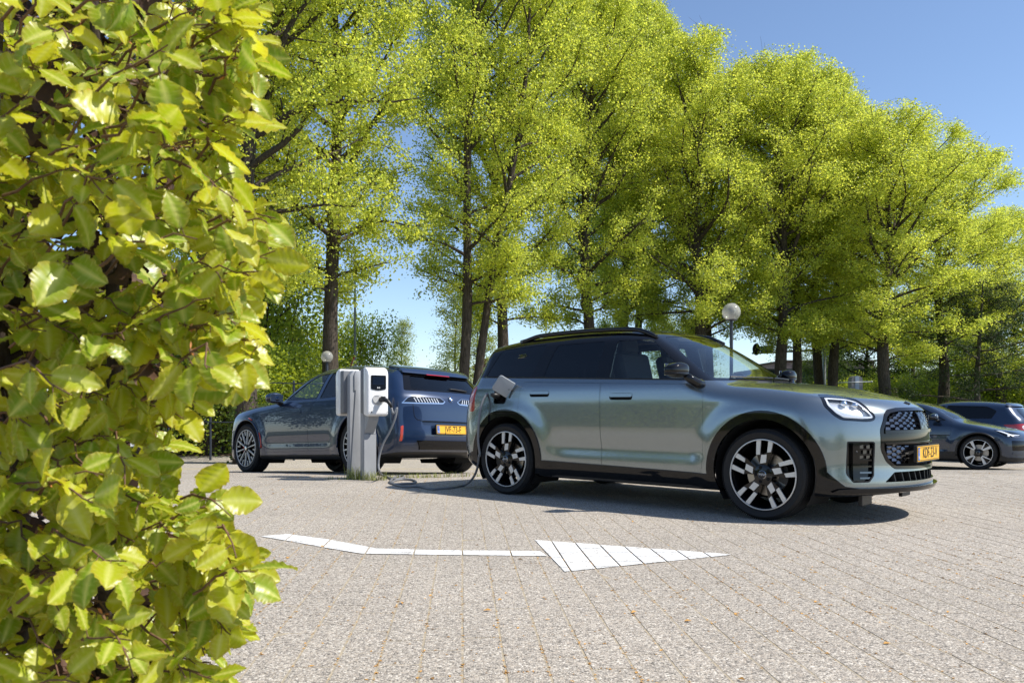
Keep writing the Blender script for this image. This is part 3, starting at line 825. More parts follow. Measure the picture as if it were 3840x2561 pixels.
def crossover_wheels(root, hw=.905):
    def face():
        A = [(-.014, .150), (.030, .154), (.024, .092), (-.023, .083)]
        Bq = [(-.050, .262), (-.014, .264), (-.023, .152), (-.052, .148)]
        Cq = [(.047, .258), (.083, .246), (.066, .174), (.037, .170)]
        out = []
        for k in range(5):
            a = k * 2 * np.pi / 5; c, s = math.cos(a), math.sin(a); rot = np.array([[c, s], [-s, c]])
            out.append((np.array(A) @ rot, -.022, -.011)); out.append((np.array(Bq) @ rot, -.016, -.006)); out.append((np.array(Cq) @ rot, -.016, -.006))
        return out
    def back():
        Q = [(-.020, .05), (-.050, .145), (-.056, .264), (-.012, .268), (-.020, .165), (.002, .150), (.034, .165), (.042, .264), (.088, .250), (.070, .165), (.036, .09), (.030, .05)]
        out = []
        for k in range(5):
            a = k * 2 * np.pi / 5; c, s = math.cos(a), math.sin(a); rot = np.array([[c, s], [-s, c]])
            out.append((np.array(Q) @ rot, -.060, -.0165))
        return out
    for x in (0, -2.692):
        for side in (-1, 1):
            build_wheel(root, (x, side * (hw - .1225), .348), side, face, back, .271, .348, .245, cap="MINI", caliper=(M_SATIN, .0 if x == 0 else math.pi), turn=0.0)

def build_crossover():
    root = empty("parked_car", label="grey green crossover with black roof and open charging flap, plugged in", cat="car")
    body = crossover_body()
    K = CarKit(root, body, (-3.95, -1.1, -.05), (1.25, 1.1, 1.9), (-2.75, .15), .72, .030)
    sh = K.sh
    trim = sh.mesh(.007, -.012); out4 = (.004, -.012); deep30 = (-.030, -.042); deep55 = (-.055, -.067)
    axles = (0, -2.692); zc = .365
    P = {}
    belt = [(-4, 1.180), (-.53, 1.077), (-.30, 1.075), (-.20, 1.068), (-.15, 1.3), (-.15, 2.2), (-4, 2.2)]
    green = prism_mesh(belt, -2, 2, SIDE)
    arch_o = [cyl_mesh((a, zc), .472, -2, 2) for a in axles]
    arch_i = [cyl_mesh((a, zc), .404, y0, y1) for a in axles for y0, y1 in ((-2, -.5), (.5, 2))]
    sill = prism_mesh([(-2.60, 0), (-2.60, .357), (-2.2, .357), (-1.5, .346), (-.5, .328), (-.3, .328), (-.3, 0)], -2, 2, SIDE)
    low_f = prism_mesh([(.30, -.1), (.30, .393), (.47, .389), (.575, .285), (.70, .262), (1.4, .25), (1.4, -.1)], -2, 2, SIDE)
    low_r = prism_mesh([(-4, -.1), (-4, .36), (-3.3, .36), (-3.05, .45), (-2.95, .45), (-2.95, -.1)], -2, 2, SIDE)
    OBL = frame((.7071, .7071, 0), (0, 0, 1)); OBR = frame((.7071, -.7071, 0), (0, 0, 1))
    HL = poly_round([(-.265, .955), (-.20, .958), (-.06, .948), (.01, .925), (.07, .863), (.111, .811), (.118, .782), (.093, .759), (.039, .754), (-.15, .766), (-.205, .80), (-.262, .869)], .018, 2)
    IT = poly_round([(-.115, .613), (-.126, .376), (-.074, .311), (.051, .313), (.091, .36), (.104, .60), (.09, .612)], .012, 2)
    lamp = [prism_mesh(HL, .25, 2.5, OBL), prism_mesh(HL, -2.5, -.25, OBR)]
    intake = [prism_mesh(IT, .25, 2.5, OBL), prism_mesh(IT, -2.5, -.25, OBR)]
    gh = [(.0, .862), (.30, .858), (.42, .844), (.478, .81), (.535, .70), (.538, .55), (.495, .461), (.424, .405), (.0, .397)]
    GR = poly_round(gh[:-1] + [(0.2, .398)] + [(-y, z) for y, z in [(0.2, .398)] + gh[-2:0:-1]], .02, 2)
    GRi = poly_inset(GR, .024)
    grille_p = prism_mesh(GR, .35, 2, FRONT); grille_pi = prism_mesh(GRi, .35, 2, FRONT)
    LI = poly_round([(-.43, .384), (.43, .384), (.52, .312), (-.52, .312)], .012, 2); low_int = prism_mesh(LI, .5, 2, FRONT)
    DF = poly_round([(-1.541, 1.072), (-.513, 1.046), (-.509, .45), (-.525, .330), (-1.528, .349)], [.004, .012, .05, .015, .004], 3)
    arc = circle((-2.692, zc), .480, 14, R(2), R(68), True)
    DR = np.array([(-1.547, 1.073), (-1.532, .349), (-2.20, .361)] + [tuple(p) for p in arc if p[0] < -2.2 or True] + [(-2.522, .88), (-2.515, 1.0), (-2.475, 1.100)])
    FL = poly_round([(-2.868, 1.035), (-2.69, 1.035), (-2.69, .888), (-2.868, .888)], .035, 3)
    flap_hole = K.side_prism(FL, -1)
    TL = poly_round([(-.13, 1.075), (.085, 1.06), (.10, .80), (-.13, .80)], .03, 3)
    RBR = frame((-.7071, .7071, 0), (0, 0, 1))   # towards the rear right corner; e3 = (.7071,.7071)
    tl_p = [prism_mesh([(-.7071 * 3.35 * -1 + a - .0, b) for a, b in []] or poly_round([(1.62, 1.07), (1.83, 1.07), (1.86, .81), (1.62, .81)], .03, 3), -2.9, -1.2, RBR)]
    doors = [K.side_prism(DF, -1), K.side_prism(DR, -1)]
    body_me = boolean(K.base, [green] + arch_o + [sill, low_f, low_r] + lamp + intake + [grille_p, low_int, flap_hole] + doors + tl_p, 'DIFFERENCE')
    finish(body_me, body, "body", M_SAGE, root, M_DARK, True)
    # doors with handles
    for poly, hx, hz, nm in ((DF, -1.315, .952, "front"), (DR, -2.255, .984, "rear")):
        H = poly_round([(hx - .122, hz - .030), (hx + .122, hz - .030), (hx + .122, hz + .030), (hx - .122, hz + .030)], .03, 4)
        hp = K.side_prism(H, -1)
        d = K.panel("door", K.side_prism(poly_inset(poly, .0022), -1), M_SAGE, M_DARK, minus=arch_o + [sill, hp])
        K.panel("handle_pocket", hp, M_DARK, None, shell=deep30, parent=d)
        Hi = poly_round([(hx - .118, hz - .004), (hx + .118, hz - .004), (hx + .118, hz + .0275), (hx - .118, hz + .0275)], .024, 4)
        K.panel("handle", K.side_prism(Hi, -1), M_SAGE, M_DARK, shell=out4, parent=d)
    # greenhouse: black roof and pillars, glass
    WF = poly_round([(-1.478, 1.116), (-1.490, 1.455), (-1.150, 1.452), (-.93, 1.30), (-.665, 1.092)], [.015, .02, .03, .2, .02], 4)
    WR = poly_round([(-2.262, 1.137), (-2.235, 1.30), (-2.19, 1.448), (-1.635, 1.459), (-1.628, 1.118)], [.02, .2, .03, .02, .015], 4)
    WQ = poly_round([(-3.06, 1.168), (-2.93, 1.432), (-2.335, 1.462), (-2.42, 1.142)], [.03, .05, .02, .015], 4)
    WS = poly_round([(-.715, 1.102), (.715, 1.102), (.64, 1.30), (.505, 1.482), (0, 1.512), (-.505, 1.482), (-.64, 1.30)], [.03, .03, .3, .05, .3, .05, .3], 4)
    WB = poly_round([(-.60, 1.14), (.60, 1.14), (.50, 1.40), (-.50, 1.40)], .05, 4)
    side_w = [K.side_prism(w, 0) for w in (WF, WR, WQ)]
    side_w = [prism_mesh(w, a, b, SIDE) for w in (WF, WR, WQ) for a, b in ((.3, 2), (-2, -.3))]
    ws_p = prism_mesh(WS, -1.30, .3, FRONT); wb_p = prism_mesh(WB, -4.2, -3.0, FRONT)
    roof = boolean(K.base, [green], 'INTERSECT'); roof = boolean(roof, side_w + [ws_p, wb_p], 'DIFFERENCE')
    finish(roof, body, "roof", M_BLACK, root, M_INNERDK)
    glass_shell = (-.0025, -.0065)
    for k, (w, m) in enumerate(((WF, M_GLASS), (WR, M_PRIV), (WQ, M_PRIV))):
        for a, b in ((.3, 2), (-2, -.3)): K.panel("side_window", prism_mesh(poly_inset(w, .001), a, b, SIDE), m if a > 0 or k != 1 else M_GLASS, shell=glass_shell)
    K.panel("windscreen", ws_p, M_WIND, shell=glass_shell)
    K.panel("rear_window", wb_p, M_PRIV, shell=glass_shell)
    # belt line strip between door and glass
    pts = K.side_pt(np.linspace(-3.08, -.56, 40), 1.078 + (-.55 - np.linspace(-3.08, -.56, 40)) * .0297 + .006, -1)
    MB().tube(pts + np.array([0, -.001, 0]), .0065, 6).build("belt_moulding", M_BLACK, root, smooth=True)
    # three-bar badge on the rear quarter glass
    bd = MB()
    for k, (dx, dz) in enumerate(((0, .028), (.018, .014), (0, 0))):
        q = K.side_pt([-2.62 + dx - .045, -2.62 + dx + .045], [1.345 + dz - .004, 1.345 + dz + .004], -1)
        bd.tube(q + np.array([0, -.001, 0]), .005, 4)
    bd.build("pillar_badge", M_DCHROME, root)
    # wheel arch mouldings, liners, sills, lower bumper
    for a, o in zip(axles, arch_o):
        i2 = [cyl_mesh((a, zc), .404, -2, 2)]
        me = boolean(boolean(trim, [o], 'INTERSECT'), i2, 'DIFFERENCE')
        for sgn in (-1, 1):
            q = boolean(me, [prism_mesh([(-5, .19), (2, .19), (2, 1.2), (-5, 1.2)], *sorted((sgn * .70, sgn * 2)), SIDE)], 'INTERSECT')
            finish(q, body, "wheel_arch_trim", M_BLACK, root)
        ln = MB()
        for s_ in (-1, 1):
            ring = circle((a, zc), .408, 30, R(-35), R(215), True)
            V = [(p[0], s_ * yy, p[1]) for yy in (.885, .5) for p in ring]; n = len(ring)
            ln.add(V, [[i, i + 1, n + i + 1, n + i] for i in range(n - 1)]); ln.add([(p[0], s_ * .5, p[1]) for p in ring], [list(range(n))])
        ln.build("wheel_housing", M_DARK, root, smooth=False)
    me = boolean(boolean(trim, [sill], 'INTERSECT'), arch_o + [prism_mesh([(-5, -.2), (2, -.2), (2, 1.2), (-5, 1.2)], -.6, .6, SIDE)], 'DIFFERENCE'); finish(me, body, "side_skirt", M_BLACK, root)
    sk = MB()
    for s_ in (-1, 1): sk.box((-1.33, s_ * .80, .222), (1.62, .12, .05), bev=.012); sk.box((-1.35, s_ * .66, .215), (1.2, .06, .03))
    sk.build("sill_underside", M_SATIN, root)
    me = boolean(boolean(trim, [low_f], 'INTERSECT'), arch_o + [low_int, grille_p] + intake, 'DIFFERENCE'); finish(me, body, "lower_front_bumper", M_BLACK, root)
    me = boolean(boolean(trim, [low_r], 'INTERSECT'), arch_o, 'DIFFERENCE'); finish(me, body, "lower_rear_bumper", M_BLACK, root)
    lip = (.030, -.02)
    K.panel("front_splitter", prism_mesh([(.50, .236), (.60, .236), (1.3, .236), (1.3, .272), (.66, .272), (.55, .262)], -2, 2, SIDE), M_BLACK, shell=lip)
    for s_ in (-1, 1): MB().box((.60, s_ * .44, .175), (.03, .20, .10), bev=.004).build("air_deflector", M_SATIN, root)
    # grille
    g = K.panel("grille", grille_p, M_BLACK, shell=(.004, -.034), minus=[grille_pi])
    K.panel("grille_backing", prism_mesh(poly_inset(GR, .01), .35, 2, FRONT), M_DARK, shell=deep30, parent=g)
    bar = prism_mesh([(-.51, .600), (.51, .600), (.50, .668), (-.50, .668)], .4, 2, FRONT)
    K.panel("centre_bar", bar, M_BLACK, shell=(-.008, -.034), parent=g)
    for z0, z1 in ((.668, .692), (.588, .600)):
        K.panel("bar_lip", prism_mesh([(-.50, z0), (.50, z0), (.50, z1), (-.50, z1)], .4, 2, FRONT), M_BLACK, shell=(.006, -.034), parent=g)
    tw, th = .0455, .0205
    def tile(sgn):
        sk_ = .010
        return mesh_np("grille_tile", [(-.006 * sgn - .004, -tw/2 - sk_/2, -th/2), (-.006 * sgn - .004, tw/2 - sk_/2, -th/2), (.006 * sgn, tw/2 + sk_/2, th/2), (.006 * sgn, -tw/2 + sk_/2, th/2),
                                       (-.03, -tw/2, -th/2), (-.03, tw/2, -th/2), (-.03, tw/2, th/2), (-.03, -tw/2, th/2)],
                       [[0, 1, 2, 3], [0, 4, 5, 1], [1, 5, 6, 2], [2, 6, 7, 3], [3, 7, 4, 0]])
    tiles = {1: tile(1), -1: tile(-1)}
    for t in tiles.values(): t.materials.append(M_GRILLE)
    inner = poly_inset(GRi, .004)
    def inside(y, z):
        n = len(inner); c = False
        for i in range(n):
            a, b = inner[i], inner[i - 1]
            if (a[1] > z) != (b[1] > z) and y < (b[0] - a[0]) * (z - a[1]) / (b[1] - a[1]) + a[0]: c = not c
        return c
    for rows, zb in ((7, .695), (7, .443)):
        for r_ in range(rows):
            for q in range(-11, 12):
                y, z = q * tw, zb + (r_ + .5) * th
                if not (inside(y - tw * .45, z) and inside(y + tw * .45, z)) or z > .836: continue
                if zb < .6 and abs(y) < .27 and z > .45: continue
                if zb > .6 and abs(y) < .085: continue
                if zb < .6 and z > .586: continue
                p = K.front_pt(y, z)[0]; nn = body.normal(p[None])[0]
                o = bpy.data.objects.new("grille_tile", tiles[1 if (q + r_) % 2 else -1]); COL.objects.link(o); o.parent = g
                o.location = p - nn * .012; o.rotation_euler = (0, 0, math.atan2(nn[1], nn[0]))
    rad = prism_mesh(poly_round([(-.072, .688), (.072, .688), (.072, .822), (-.072, .822)], .012, 2), .4, 2, FRONT)
    rp = K.panel("radar_panel", rad, M_BLACK, shell=(.006, -.03), parent=g)
    for i in range(3):
        for j in range(5):
            if (i + j) % 2: continue
            y0, z0 = -.060 + i * .041, .700 + j * .0232
            K.panel("radar_check", prism_mesh([(y0, z0), (y0 + .040, z0), (y0 + .040, z0 + .0225), (y0, z0 + .0225)], .4, 2, FRONT), M_GRILLE, shell=(.0072, .0050), parent=g)
    K.panel("lower_intake_backing", prism_mesh(poly_inset(LI, -.01), .4, 2, FRONT), M_DARK, shell=deep55)
    for q in range(-5, 6):
        y = q * .082; sgn = np.sign(q) if q else 1
        K.panel("intake_rib", prism_mesh([(y - .004, .313), (y + .004, .313), (y + .012 * sgn + .004, .383), (y + .012 * sgn - .004, .383)], .4, 2, FRONT), M_SATIN, shell=(-.012, -.06))
    # headlights
    for side, fr, pr, h in ((-1, OBL, lamp[0], (.25, 2.5)), (1, OBR, lamp[1], (-2.5, -.25))):
        hl = K.panel("headlight", prism_mesh(poly_inset(HL, .002), *h, fr), M_LENS, shell=(.001, -.003))
        K.panel("lamp_bezel", prism_mesh(HL, *h, fr), M_BLACK, shell=(-.004, -.045), parent=hl, minus=[prism_mesh(poly_inset(HL, .018) + np.array([.014, 0]), *h, fr)])
        K.panel("lamp_bowl", prism_mesh(poly_inset(HL, -.004), *h, fr), M_BOWL, shell=(-.038, -.048), parent=hl)
        I1 = poly_inset(HL, .024) + np.array([.012, 0]); I2 = poly_inset(HL, .037) + np.array([.014, 0])
        K.panel("daylight_ring", prism_mesh(I1, *h, fr), M_WHITE, shell=(-.012, -.03), parent=hl, minus=[prism_mesh(I2, *h, fr)])
        for sx, sz in ((-.095, .885), (-.015, .872)):
            p = body.hit(np.array([fr[0, 0] * sx, fr[1, 0] * sx, sz]) + (fr[:3, 2] * 2.2 * (1 if side < 0 else -1)), fr[:3, 2] * (-1 if side < 0 else 1))[0]
            dvec = fr[:3, 2] * (1 if side < 0 else -1)
            blob("projector", M_CHROME, hl, p - dvec * .034, (.055, .055, .05), 2.0, n=16, k=8)
    # side intakes
    for side, fr, h in ((-1, OBL, (.25, 2.5)), (1, OBR, (-2.5, -.25))):
        it = K.panel("side_intake", prism_mesh(poly_inset(IT, -.006), *h, fr), M_BLACK, shell=deep30)
        K.panel("intake_frame", prism_mesh(IT, *h, fr), M_SATIN, shell=(-.001, -.034), parent=it, minus=[prism_mesh(poly_inset(IT, .009), *h, fr)])
        K.panel("intake_blade", prism_mesh(poly_round([(-.073, .600), (-.020, .600), (-.022, .335), (-.073, .325)], .012, 2), *h, fr), M_BLACK, shell=(.004, -.03), parent=it)
        for z in (.555, .515, .475, .43, .385, .345):
            K.panel("slat", prism_mesh([(-.016, z - .007), (.092, z - .007), (.092, z + .006), (-.016, z + .006)], *h, fr), M_BLACK if z > .39 else M_GRILLE, shell=(-.010, -.032), parent=it)
        for i in range(4):
            for j in range(3):
                if (i + j) % 2: continue
                a, b = -.012 + i * .026, .485 + j * .034
                K.panel("intake_tile", prism_mesh([(a, b), (a + .026, b + .006), (a + .026, b + .034), (a, b + .028)], *h, fr), M_GRILLE, shell=(-.016, -.03), parent=it)
        p = body.hit(np.array([fr[0, 0] * -.046, fr[1, 0] * -.046, .535]) + fr[:3, 2] * 2.2 * (1 if side < 0 else -1), fr[:3, 2] * (-1 if side < 0 else 1))[0]
        blob("parking_sensor", M_SATIN, it, p, (.02, .02, .02), 2.0, n=12, k=6)
    # taillight at the near rear corner and its reflector
    K.panel("tail_light", tl_p[0], M_TAILRED, shell=(.002, -.02))
    K.panel("rear_reflector", prism_mesh(poly_round([(1.70, .56), (1.735, .56), (1.76, .46), (1.725, .46)], .008, 2), -2.9, -1.2, RBR), M_REFL, shell=(.004, -.004))
    # plate, emblem, rails, mirrors, wipers
    number_plate(root, "KDF-23-V", (.914, 0, .512), (0, 1, 0), (0, 0, 1))
    em = MB(); p0 = K.front_pt(0, .893)[0]; n0 = body.normal(p0[None])[0]
    e1 = np.array([0, 1.0, 0]); e2 = np.cross(n0, e1); fr = frame(e1, e2, p0 + n0 * .001)
    em.prism(circle((0, 0), .021, 20), 0, .007, fr)
    for s_ in (-1, 1):
        for k in range(3): em.prism([(s_ * .022, .006 - k * .008), (s_ * (.064 - k * .010), .008 - k * .008), (s_ * (.062 - k * .010), .003 - k * .008), (s_ * .022, .001 - k * .008)][::s_], 0, .005, fr)
    em.build("winged_emblem", M_BLACK, root)
    for s_ in (-1, 1):
        xs = np.linspace(-2.76, -1.14, 26); O = np.stack([xs, np.full(26, s_ * .595), np.full(26, 2.2)], -1)
        q = body.hit(O, np.array([0, 0, -1.0])); lift = .030 * sstep(0, .16, (xs + 2.76) / 1.62) * sstep(0, .13, (-1.14 - xs) / 1.62) + .004
        q[:, 2] += lift
        MB().tube(q, .021, 8).build("roof_rail", M_BLACK, root, smooth=True)
    for s_ in (-1, 1):
        mr = empty("mirror", (0, 0, 0)); mr.parent = root
        c0 = np.array([-.665, s_ * 1.030, 1.158])
        def shape(V):
            V = V.copy(); f = 1 - .28 * sstep(-.1, .12, -s_ * V[:, 1] * -1) * 0
            V[:, 2] *= 1 - .25 * sstep(0, .12, V[:, 1] * s_); V[:, 0] += -.02 * sstep(-.05, .12, V[:, 1] * s_) ; return V
        blob("mirror_cap", M_BLACK, mr, c0, (.135, .235, .128), 2.9, cut=shape)
        lowb = blob("mirror_lower", M_BLACK, mr, c0 + np.array([0, 0, -.028]), (.139, .239, .05), 2.6, cut=shape)
        MB().box((c0[0] - .062, c0[1], c0[2] + .005), (.006, .19, .095), bev=.003).build("mirror_glass", M_CHROME, mr)
        MB().tube([(-.545, s_ * .845, 1.035), (-.575, s_ * .89, 1.055), (-.60, s_ * .935, 1.085), (-.625, s_ * .975, 1.115)], [.042, .040, .036, .030], 10).build("mirror_arm", M_BLACK, mr, smooth=True)
    wp = MB()
    for y0, y1 in ((-.55, .02), (.05, .56)):
        yy = np.linspace(y0, y1, 9); q = K.front_pt(yy, 1.105); q[:, 2] += .006; q[:, 0] += .012; wp.tube(q, .007, 6)
    wp.build("wiper", M_SATIN, root)
    # rear spoiler
    K.panel("rear_spoiler", prism_mesh([(-3.45, 1.43), (-3.10, 1.50), (-3.10, 1.60), (-3.55, 1.52)], -2, 2, SIDE), M_BLACK, shell=(.02, -.01))
    # charging flap and inlet
    K.panel("charge_inlet_recess", K.side_prism(poly_inset(FL, -.004), -1), M_DARK, shell=deep55)
    ip = K.side_pt(-2.785, .962, -1)[0]
    il = MB(); il.lathe([(.001, .0), (.018, .0), (.034, .004), (.036, .03), (.042, .03), (.042, -.03)], 24, axis='y', c=ip + np.array([0, .020, 0])); il.build("charge_inlet", M_SATIN, root, auto=40)
    return root, K

CROSS, CROSS_K = build_crossover()
crossover_wheels(CROSS)

def cabin(root, K, dash=None, floor=.42, belt=1.08, xf=-.62, ys=.37, seat_x=(-1.42, -2.30), wheel_side=1):
    """seats, dashboard and steering wheel seen through the glass"""
    m = MB().box((-1.6, 0, floor), (2.4, 1.42, .05)); m.build("cabin_floor", M_INNERDK, root)
    for sx in seat_x:
        for s_ in (-1, 1):
            st = empty("seat", (0, 0, 0)); st.parent = root
            b = MB(); b.box((sx + .18, s_ * ys, floor + .22), (.52, .50, .16), bev=.04); b.build("seat_cushion", M_SEAT, st, auto=40)
            back = Matrix.Translation((sx - .10, s_ * ys, floor + .60)) @ Matrix.Rotation(R(-14), 4, 'Y')
            MB().box((0, 0, 0), (.13, .48, .62), bev=.05, mat=back).build("seat_backrest", M_SEAT, st, auto=40)
            hd = Matrix.Translation((sx - .20, s_ * ys, floor + 1.0)) @ Matrix.Rotation(R(-10), 4, 'Y')
            MB().box((0, 0, 0), (.10, .25, .20), bev=.045, mat=hd).build("headrest", M_SEAT, st, auto=40)
    d = MB().box((xf + .08, 0, belt - .17), (.42, 1.36, .25), bev=.07); d.build("dashboard", dash or M_INNERDK, root, auto=40)
    b = MB(); a = np.linspace(0, 2 * np.pi, 25)
    c = np.array([xf - .30, wheel_side * ys, belt - .08]); tx = np.array([.35, 0, .94])
    b.tube([c + .18 * (math.cos(t) * np.array([0, 1, 0]) + math.sin(t) * tx) for t in a], .014, 8, cap=False); b.tube([c, c + np.array([.25, 0, -.08])], .03, 8)
    b.tube([c + np.array([0, -.17, 0]), c + np.array([0, .17, 0])], .018, 6)
    b.build("steering_wheel", M_INNERDK, root, smooth=True)
cabin(CROSS, CROSS_K, dash=M_DASH, floor=.45, belt=1.09)
place_vehicle(CROSS, 2.5219, 7.0166, R(-42.9), z=0.0)
drop_meshes()
# ------------------------------------------------------------------ the other parked cars
def bar2(r0, r1, w0, w1, a, off0=0.0, off1=0.0):
    """radial bar polygon from r0 to r1"""
    P = np.array([(r0, off0 - w0 / 2), (r1, off1 - w1 / 2), (r1, off1 + w1 / 2), (r0, off0 + w0 / 2)]); c, s = math.cos(a), math.sin(a)
    return P @ np.array([[c, s], [-s, c]])

def base_car(label, body, paint_m, box, spine, zc, axles, arch_r, arch_z, near, windows, ws, rear, doors, sill_z, handles=(), black_roof=None, extra_cut=(), res=.042, group=None, tyre_hw=.92, minus_roof=()):
    root = empty("parked_car", label=label, cat="car", group=group)
    K = CarKit(root, body, box[0], box[1], spine, zc, res)
    sh = K.sh
    arch = [cyl_mesh((a, arch_z), arch_r, y0, y1, 44) for a in axles for y0, y1 in ((-2, -.5), (.5, 2))]
    sill = prism_mesh([(axles[1] - .1, -.1), (axles[1] - .1, sill_z), (axles[0] + .1, sill_z), (axles[0] + .1, -.1)], -2, 2, SIDE)
    wp = [prism_mesh(w, a, b, SIDE) for w, m in windows for a, b in ((.3, 2), (-2, -.3))]
    wsp = prism_mesh(ws[0], ws[1], ws[2], FRONT); rp = prism_mesh(rear[0], rear[1], rear[2], FRONT)
    dp = [K.side_prism(d, near) for d in doors]
    cut = arch + [sill] + wp + [wsp, rp] + dp + list(extra_cut)
    if black_roof is not None:
        g = prism_mesh(black_roof, -2, 2, SIDE)
        rf = boolean(boolean(K.base, [g], 'INTERSECT'), wp + [wsp, rp], 'DIFFERENCE'); finish(rf, body, "roof", M_BLACK, root, M_INNERDK)
        cut = [g] + cut
    finish(boolean(K.base, cut, 'DIFFERENCE'), body, "body", paint_m, root, M_INNERDK, True)
    for d, (hx, hz) in zip(doors, handles):
        H = poly_round([(hx - .115, hz - .024), (hx + .115, hz - .024), (hx + .115, hz + .024), (hx - .115, hz + .024)], .02, 3)
        dr = K.panel("door", K.side_prism(poly_inset(d, .0025), near), paint_m, M_INNERDK, minus=arch + [sill] + wp)
        K.panel("handle", K.side_prism(H, near), paint_m, None, shell=(.007, -.004), parent=dr)
    for w, m in windows:
        for a, b in ((.3, 2), (-2, -.3)):
            K.panel("side_window", prism_mesh(poly_inset(w, .002), a, b, SIDE), m, shell=(-.003, -.007))
            K.panel("window_frame", prism_mesh(poly_inset(w, -.006), a, b, SIDE), M_BLACK, shell=(.002, -.010), minus=[prism_mesh(poly_inset(w, .012), a, b, SIDE)])
    K.panel("windscreen", wsp, M_WIND, shell=(-.003, -.007)); K.panel("rear_window", rp, M_PRIV, shell=(-.003, -.007))
    K.panel("side_skirt", sill, M_SATIN, shell=(.004, -.012), minus=arch + [prism_mesh([(-5, -.2), (2, -.2), (2, 1.2), (-5, 1.2)], -.6, .6, SIDE)])
    for a in axles:
        ln = MB()
        for s_ in (-1, 1):
            ring = circle((a, arch_z), arch_r + .004, 26, R(-35), R(215), True); n = len(ring)
            ln.add([(p[0], s_ * yy, p[1]) for yy in (tyre_hw - .03, .48) for p in ring], [[i, i + 1, n + i + 1, n + i] for i in range(n - 1)])
            ln.add([(p[0], s_ * .48, p[1]) for p in ring], [list(range(n))])
        ln.build("wheel_housing", M_DARK, root)
    return root, K

def side_mirrors(root, c, mat, s_list=(-1, 1), dims=(.16, .23, .135), base=None):
    for s_ in s_list:
        mr = empty("mirror", (0, 0, 0)); mr.parent = root
        p = np.array([c[0], s_ * c[1], c[2]])
        def shape(V):
            V = V.copy(); V[:, 2] *= 1 - .25 * sstep(0, .12, V[:, 1] * s_); return V
        blob("mirror_cap", mat, mr, p + np.array([0, 0, .012]), dims, 2.6, cut=shape, n=22, k=10)
        blob("mirror_lower", M_BLACK, mr, p + np.array([0, 0, -.030]), (dims[0] * 1.01, dims[1] * .98, dims[2] * .6), 2.4, cut=shape, n=22, k=10)
        MB().box((p[0] - dims[0] * .47, p[1], p[2]), (.006, dims[1] * .8, dims[2] * .7)).build("mirror_glass", M_CHROME, mr)
        b = base or (c[0] + .08, c[1] - .17, c[2] - .10)
        MB().tube([(b[0], s_ * b[1], b[2]), (c[0] + .02, s_ * (c[1] - .06), c[2] - .05)], [.04, .028], 8).build("mirror_arm", M_BLACK, mr, smooth=True)

M_NAVY = paint("deep blue metallic paint", (.009, .026, .072), metal=.28, rough=.30, coat_ior=1.55)
M_MIDNIGHT = paint("midnight blue paint", (.010, .024, .052), metal=.5, rough=.28)
M_PETROL = paint("petrol blue paint", (.006, .020, .055), metal=.4, rough=.28)
M_WHITECAR = paint("white car paint", (.62, .64, .66), metal=.0, rough=.35, flake=.02)

